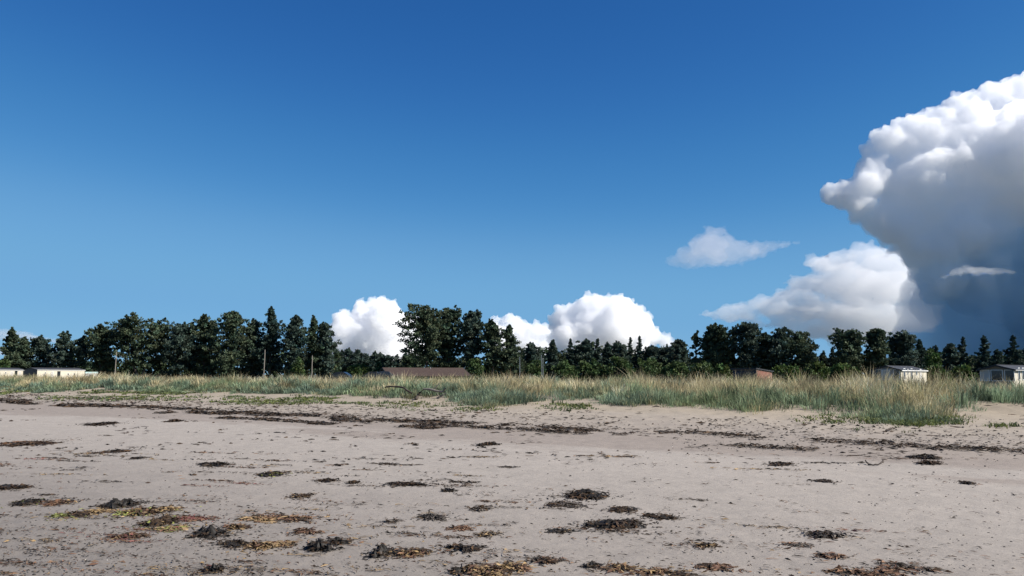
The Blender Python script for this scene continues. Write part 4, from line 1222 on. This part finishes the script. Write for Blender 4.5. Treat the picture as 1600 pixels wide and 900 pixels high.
B, BR, RU, GO, GR, RE, GY = 'black', 'brown', 'rust', 'gold', 'green', 'red', 'grey'
CL = [
 ('big black heap with yellow green fronds at its left, in the lower left', 150, 208, 776, 800, [(B, 5), (BR, 1)], .10),
 ('yellow green frond patch touching the big black heap on the left', 96, 160, 788, 814, [(GO, 2), (GR, 3), (BR, 2), (RU, 1)], .03),
 ('brown and olive trailing heap just right of the big black heap', 190, 275, 780, 812, [(BR, 4), (GO, 2), (RU, 1), (GR, 1)], .045),
 ('dark heap with pale tail left of the big black heap', 22, 70, 776, 792, [(B, 4), (BR, 2), (GR, 1)], .06),
 ('rusty thin spread right of the dark heap at far left', 66, 114, 778, 792, [(BR, 3), (RU, 2), (GO, 1)], .02),
 ('olive brown heap with a red streak trailing up to its right', 214, 275, 805, 828, [(BR, 4), (B, 2), (GR, 1), (GO, 1)], .07),
 ('red stringy streak trailing off the olive brown heap', 272, 332, 802, 816, [(RE, 4), (RU, 2)], .012),
 ('yellow strand along the near edge of the olive brown heap', 235, 295, 818, 832, [(GO, 3), (GR, 2), (RE, 1)], .014),
 ('reddish brown ragged patch left of and below the olive brown heap', 182, 232, 828, 844, [(RU, 2), (RE, 2), (BR, 3), (GO, 1)], .03),
 ('large black pointed heap in the lower left, left of the golden fronds', 296, 348, 822, 846, [(B, 5), (BR, 1)], .10),
 ('brown tail running right from the large black pointed heap', 340, 385, 814, 834, [(BR, 3), (GO, 2), (RU, 1)], .035),
 ('black flat strands in front of the large pointed heap', 338, 386, 845, 858, [(B, 4), (BR, 2)], .03),
 ('golden orange frond heap right of the large black pointed heap', 375, 450, 838, 866, [(GO, 5), (RU, 2), (BR, 1)], .05),
 ('arched black heap with a pale hollow, near the bottom left of centre', 476, 520, 838, 872, [(B, 6), (BR, 1)], .10),
 ('black arm reaching right from the arched black heap', 510, 552, 838, 852, [(B, 5), (BR, 1)], .06),
 ('tangled black and orange heap at the bottom left of centre', 574, 626, 852, 876, [(B, 4), (GY, 2), (BR, 2)], .09),
 ('orange fronds trailing right from the tangled heap', 604, 678, 856, 872, [(RU, 3), (GO, 4), (BR, 2)], .035),
 ('wide golden brown heap cut by the bottom edge near the centre', 735, 838, 872, 904, [(GO, 4), (RU, 3), (BR, 2)], .07),
 ('dark end of the golden heap at the bottom edge', 704, 752, 882, 902, [(B, 3), (RE, 1), (BR, 2)], .06),
 ('black spiky strand with a small mound left of bottom centre', 692, 752, 850, 864, [(B, 5), (BR, 1)], .045),
 ('broad low black mound, the highest of the three right of centre', 866, 951, 765, 781, [(B, 6), (BR, 1)], .09),
 ('brown flat streak just below the broad black mound', 862, 918, 781, 797, [(BR, 4), (B, 2), (GY, 1)], .035),
 ('big ragged dark heap below the broad black mound, right of centre', 908, 1006, 806, 832, [(B, 4), (BR, 3)], .085),
 ('small brown heap right above the big ragged dark heap', 956, 998, 791, 801, [(BR, 4), (B, 2)], .04),
 ('long brown low heap right of the big ragged dark heap', 1005, 1060, 802, 814, [(BR, 4), (B, 3)], .04),
 ('small black sliver left of the big ragged dark heap', 858, 888, 826, 833, [(B, 4)], .02),
 ('brown wedge with yellow tail right of bottom centre', 1087, 1120, 845, 860, [(BR, 4), (GO, 1), (B, 1)], .045),
 ('long rusty streak near the bottom edge right of centre', 1088, 1162, 882, 894, [(RU, 4), (BR, 2)], .025),
 ('golden brown streak along the bottom edge right of the centre heap', 985, 1080, 886, 902, [(GO, 4), (RU, 2), (BR, 2)], .03),
 ('brown heap at the bottom edge between the golden heap and the rusty streak', 944, 992, 872, 896, [(BR, 3), (RU, 2), (GO, 2)], .05),
 ('small dark mound right of the golden heap at the bottom edge', 912, 938, 880, 891, [(B, 4), (BR, 2)], .045),
 ('dark brown ribbon heap left of the small dark mound near the bottom', 826, 872, 870, 882, [(BR, 3), (B, 2), (RU, 1)], .035),
 ('twiggy dark heap on the lower right sand', 1242, 1316, 827, 841, [(B, 3), (BR, 3), (GY, 1)], .05),
 ('dark twig heap lower on the right sand, left of the rusty patch', 1364, 1446, 876, 894, [(RU, 3), (GY, 3), (BR, 2)], .03),
 ('rusty streak along the bottom edge right of the twiggy heap', 1296, 1400, 888, 903, [(RU, 4), (BR, 2)], .03),
 ('small rusty heap in the lower right below the twiggy dark heap', 1276, 1320, 862, 873, [(RU, 3), (GY, 2)], .03),
 ('small rusty patch left of and below the twiggy dark heap', 1230, 1260, 845, 857, [(RU, 2), (GY, 3)], .02),
 ('dark flat heap high on the pale left sand', 142, 183, 657, 666, [(B, 4), (BR, 2)], .06),
 ('small dark lump right of the flat heap on the pale left sand', 265, 281, 655, 661, [(BR, 4), (B, 2)], .07),
 ('wide thin brown spread on the far left sand', 16, 92, 682, 698, [(BR, 4), (GY, 2), (RU, 1)], .03),
 ('thin dark streak on the left sand below the pale band', 164, 200, 702, 708, [(B, 3), (BR, 2)], .025),
 ('round dark patch on the left sand right of the thin streak', 203, 226, 713, 719, [(B, 4), (BR, 2)], .03),
 ('dark flat heap on the left middle sand', 312, 360, 721, 730, [(B, 4), (BR, 2)], .04),
 ('dark heap with a green edge left of the centre', 404, 448, 735, 747, [(B, 4), (BR, 2), (GR, 1)], .045),
 ('dark brown lump right of the green edged heap', 497, 526, 746, 755, [(BR, 4), (B, 1)], .05),
 ('small dark heap second right of the green edged heap', 541, 564, 750, 757, [(BR, 3), (B, 2)], .04),
 ('long dark streak left of the image middle', 614, 680, 752, 761, [(B, 3), (BR, 3)], .03),
 ('compact black lump in the middle of the beach', 692, 710, 763, 771, [(B, 4)], .05),
 ('brown domed heap in the middle of the beach', 734, 770, 790, 800, [(BR, 3), (GY, 3)], .05),
 ('black ragged heap left of the brown domed heap', 655, 702, 800, 815, [(B, 5), (GY, 1)], .055),
 ('grey brown heap left of the black ragged heap', 597, 624, 810, 820, [(GY, 3), (BR, 3)], .04),
 ('straw coloured tangle left of the middle', 454, 492, 766, 780, [(GO, 1), (GY, 3), (BR, 1)], .025),
 ('rusty brown long spread on the left middle sand', 392, 512, 802, 818, [(RU, 3), (BR, 3), (GO, 1)], .03),
 ('rust and brown heap above the arched black heap', 455, 496, 825, 838, [(RU, 3), (BR, 3)], .045),
 ('dark cone shaped lump at the bottom left edge', 320, 344, 884, 900, [(B, 3), (RE, 1), (BR, 2)], .07),
 ('dark heap cut by the left edge of the picture', -14, 38, 756, 769, [(B, 4), (BR, 2)], .06),
 ('dark domed heap on the clear sand below the strandline', 747, 776, 689, 698, [(B, 3), (BR, 3)], .07),
 ('dark heap with a tail at the lower edge of the strandline, left of centre', 648, 676, 665, 672, [(B, 4), (BR, 2)], .07),
 ('black heap at the right end of the strandline, upper of the pair', 1425, 1466, 711, 719, [(B, 4), (BR, 2)], .06),
 ('black heap at the right end of the strandline, lower of the pair', 1434, 1473, 720, 727, [(B, 4), (BR, 2)], .05),
 ('small crinkled dark heap alone on the right sand', 1496, 1520, 752, 758, [(B, 3), (BR, 3)], .03),
 ('thin dark streak alone on the right sand left of the curved stick', 1266, 1304, 749, 754, [(BR, 3), (B, 2)], .02),
 ('dark low heap just below the strandline, right of centre', 1203, 1240, 723, 729, [(B, 3), (BR, 3)], .04),
 ('golden rust heap on the lower sand in front of the brown domed heap', 745, 782, 826, 842, [(GY, 3), (GO, 2), (BR, 1)], .03),
 ('yellowish patch with rust on the lower sand left of the domed heap', 700, 742, 820, 830, [(RU, 3), (BR, 2)], .02),
]
for i, (lb, x0, x1, y0, y1, mix, hz) in enumerate(CL):
    clump(lb, x0, x1, y0, y1, mix, hz, i)

def wrack_line():
    """strandline: broken dark bands of dry weed along the upper beach"""
    rng = np.random.default_rng(55)
    L = []
    px_line = [(-60, 622), (0, 625), (60, 629), (120, 633), (200, 636), (270, 639), (330, 643), (420, 648), (500, 651), (580, 656), (680, 660), (780, 664), (860, 669), (960, 675), (1080, 678), (1200, 686), (1320, 692), (1440, 700), (1560, 705), (1640, 710)]
    P = [ground_hit(*p) for p in px_line]
    U = np.array([uv(p.x, p.y) for p in P])
    o = np.argsort(U[:, 0]); U = U[o]
    def band(n, off, spread, ln, wd, hz, thr, pal, seed, u0=-60, u1=3):
        u = rng.uniform(u0, u1, n * 6)
        k = fbm2(u * .55, u * 0 + seed, 60 + seed, 3) + .25 * fbm2(u * 2.5, u * 0, 61 + seed, 2)
        u = u[k > thr][:n]
        v = np.interp(u, U[:, 0], U[:, 1]) + off + .22 * fbm2(u * .5, u * 0 + 3, 70 + seed, 3) + rng.normal(size=len(u)) * spread
        x, y = xy(u, v)
        for xx, yy in zip(x, y):
            pass
        d = np.hypot(x, y) / 20
        m = len(u)
        R_ = ribbons_at(rng, x, y, hz, ln * np.clip(d, .7, 2), wd * np.clip(d, .7, 2.2), pal)
        L.append(R_)
    dark = PAL['black'] + PAL['brown'] * 4 + PAL['grey'] * 2
    band(5200, .0, .15, .16, .022, .04, -.10, dark, 1)
    band(2400, -.75, .11, .15, .026, .045, .10, dark, 2)
    band(1800, -1.5, .12, .15, .024, .035, .18, dark, 3, -30, 3)
    band(2600, .3, .45, .13, .020, .02, -.3, dark, 4)
    band(1600, 1.9, 1.0, .10, .018, .015, -.4, dark, 5)
    band(1000, 3.0, .8, .10, .018, .015, -.4, dark, 6)
    V, Q, C = merge3(L)
    o = link('strandline_wrack', np_mesh('strandline_wrack', V, Q, 4, colors=np.clip(C, .003, .6)), WEED_DRY)
    tag(o, 'dark broken line of dry seaweed along the high tide mark', 'seaweed', None, 'stuff')

def ribbons_at(rng, X, Y, hz, L, W, pal):
    n = len(X); G = height(X, Y)
    h = rng.normal(size=n) * .6 - SA + np.where(rng.uniform(0, 1, n) < .5, 0, np.pi)
    L = L * rng.uniform(.4, 1.6, n); W = W * rng.uniform(.6, 1.5, n)
    pts = []; hd = h.copy(); px_, py_ = X.copy(), Y.copy()
    z = hz * rng.uniform(0, 1, n) + .004
    S_ = 3
    for s in range(S_):
        wv = np.stack([-np.sin(hd), np.cos(hd), rng.normal(size=n) * .7], 1) * (W * (.45 if s in (0, S_ - 1) else 1))[:, None] * .5
        c = np.stack([px_, py_, G + z + (s == 1) * hz * .4], 1)
        pts += [c - wv, c + wv]
        px_ = px_ + np.cos(hd) * L / 2; py_ = py_ + np.sin(hd) * L / 2
        hd = hd + rng.normal(size=n) * .6
    V = np.stack(pts, 1).reshape(-1, 3)
    o = (np.arange(n) * 2 * S_)[:, None]
    Q = np.concatenate([o + np.array([[2 * s, 2 * s + 1, 2 * s + 3, 2 * s + 2]]) for s in range(S_ - 1)])
    C = np.repeat(np.array(pal)[rng.integers(0, len(pal), n)] * np.clip(1 + .25 * rng.normal(size=(n, 1)), .4, 1.8), 2 * S_, axis=0)
    return V, Q, C
wrack_line()

def scraps():
    """loose strands and crumbs of weed strewn over the whole beach"""
    rng = np.random.default_rng(56)
    L = []
    for (n, y0, y1, ln, wd, pal, g) in [(1500, 700, 900, .06, .008, PAL['black'] + PAL['brown'] * 2 + PAL['rust'], 2), (700, 780, 905, .09, .010, PAL['rust'] + PAL['gold'] + PAL['brown'], 3), (700, 640, 720, .10, .014, PAL['black'] + PAL['brown'] * 2, 4)]:
        for _ in range(n // 5):
            x = rng.uniform(-100, 1700); y = rng.uniform(y0, y1) if g == 4 else y0 + (y1 - y0) * rng.uniform(0, 1) ** .8
            if rng.uniform() > np.clip(1.25 - x / 1500 * (.75 if g == 3 else .5), .2, 1): continue
            p = Vector(ground_hits([x], [y])[0])
            m = int(rng.integers(2, 11))
            sp = .05 + .012 * p.y
            X = p.x + rng.normal(size=m) * sp; Y = p.y + rng.normal(size=m) * sp * .7
            k = max(.8, p.y / 10) ** .8
            L.append(ribbons_at(rng, X, Y, .012, np.full(m, ln * k), np.full(m, wd * k), pal))
    # thin smears of brown and rusty strands drawn out along the shore
    for _ in range(230):
        x = rng.uniform(-60, 1560); y = rng.uniform(705, 900)
        if rng.uniform() > np.clip(1.2 - x / 1300, .16, 1): continue
        p = ground_hits([x], [y])[0]
        m = int(rng.integers(12, 60)); k = max(.8, p[1] / 10) ** .7
        t = rng.normal(size=m) * rng.uniform(.08, .40); q = rng.normal(size=m) * rng.uniform(.02, .07)
        X = p[0] + t * math.cos(SA * .4) + q * SU; Y = p[1] - t * math.sin(SA * .4) + q * CU
        pal = [PAL['rust'] + PAL['brown'], PAL['gold'] + PAL['grey'], PAL['brown'] + PAL['black'], PAL['grey'] + PAL['brown'], PAL['red'] + PAL['rust']][int(rng.choice(5, p=[.3, .22, .24, .18, .06]))]
        L.append(ribbons_at(rng, X, Y, .010, np.full(m, .075 * k), np.full(m, .009 * k), pal))
    for v, q, c in HALO:      # four-point strands from around the heaps
        L.append((v, q, c))
    V, Q, C = merge3(L)
    o = link('seaweed_scraps', np_mesh('seaweed_scraps', V, Q, 4, colors=np.clip(C, .003, .6)), WEED_DRY)
    tag(o, 'loose scraps and strands of seaweed strewn over the sand', 'seaweed', None, 'stuff')
scraps()

def pebbles():
    """small dark stones and pale shell bits in the wet sand"""
    rng = np.random.default_rng(57)
    iv, jf = _ico(1)
    V, Fc, C, n0 = [], [], [], 0
    x = np.concatenate([rng.uniform(-60, 420, 900), rng.uniform(-60, 1660, 1000), rng.uniform(1050, 1660, 900)])
    y = np.concatenate([800 + 105 * rng.uniform(0, 1, 900) ** .8, rng.uniform(700, 905, 1000), rng.uniform(655, 705, 900)])
    PP = ground_hits(x, y)
    for k in range(2800):
        p = PP[k]
        s = (.004 + .009 * rng.uniform() ** 2) * (max(1, p[1] / 9) ** .75) * (1.25 if k >= 1900 else 1)
        q = rng.uniform()
        col = (.035, .032, .03) if q < .80 else ((.48, .45, .41) if q < .84 else (.12, .095, .075))
        if q >= .80 and q < .84: s *= .6
        sc = np.array([s * rng.uniform(.8, 1.6), s * rng.uniform(.8, 1.3), s * rng.uniform(.4, .7)])
        V.append(iv * sc * (1 + .15 * rng.normal(size=(len(iv), 1))) + np.array([p[0], p[1], p[2] + sc[2] * .35]))
        Fc.append(jf + n0); n0 += len(iv); C.append(np.tile(np.array(col), (len(iv), 1)))
    o = link('pebbles', np_mesh('pebbles', np.concatenate(V), np.concatenate(Fc), 3, smooth=True, colors=np.concatenate(C)), WEED_DRY)
    tag(o, 'tiny dark pebbles and shell bits scattered in the sand', 'pebbles', None, 'stuff')
pebbles()
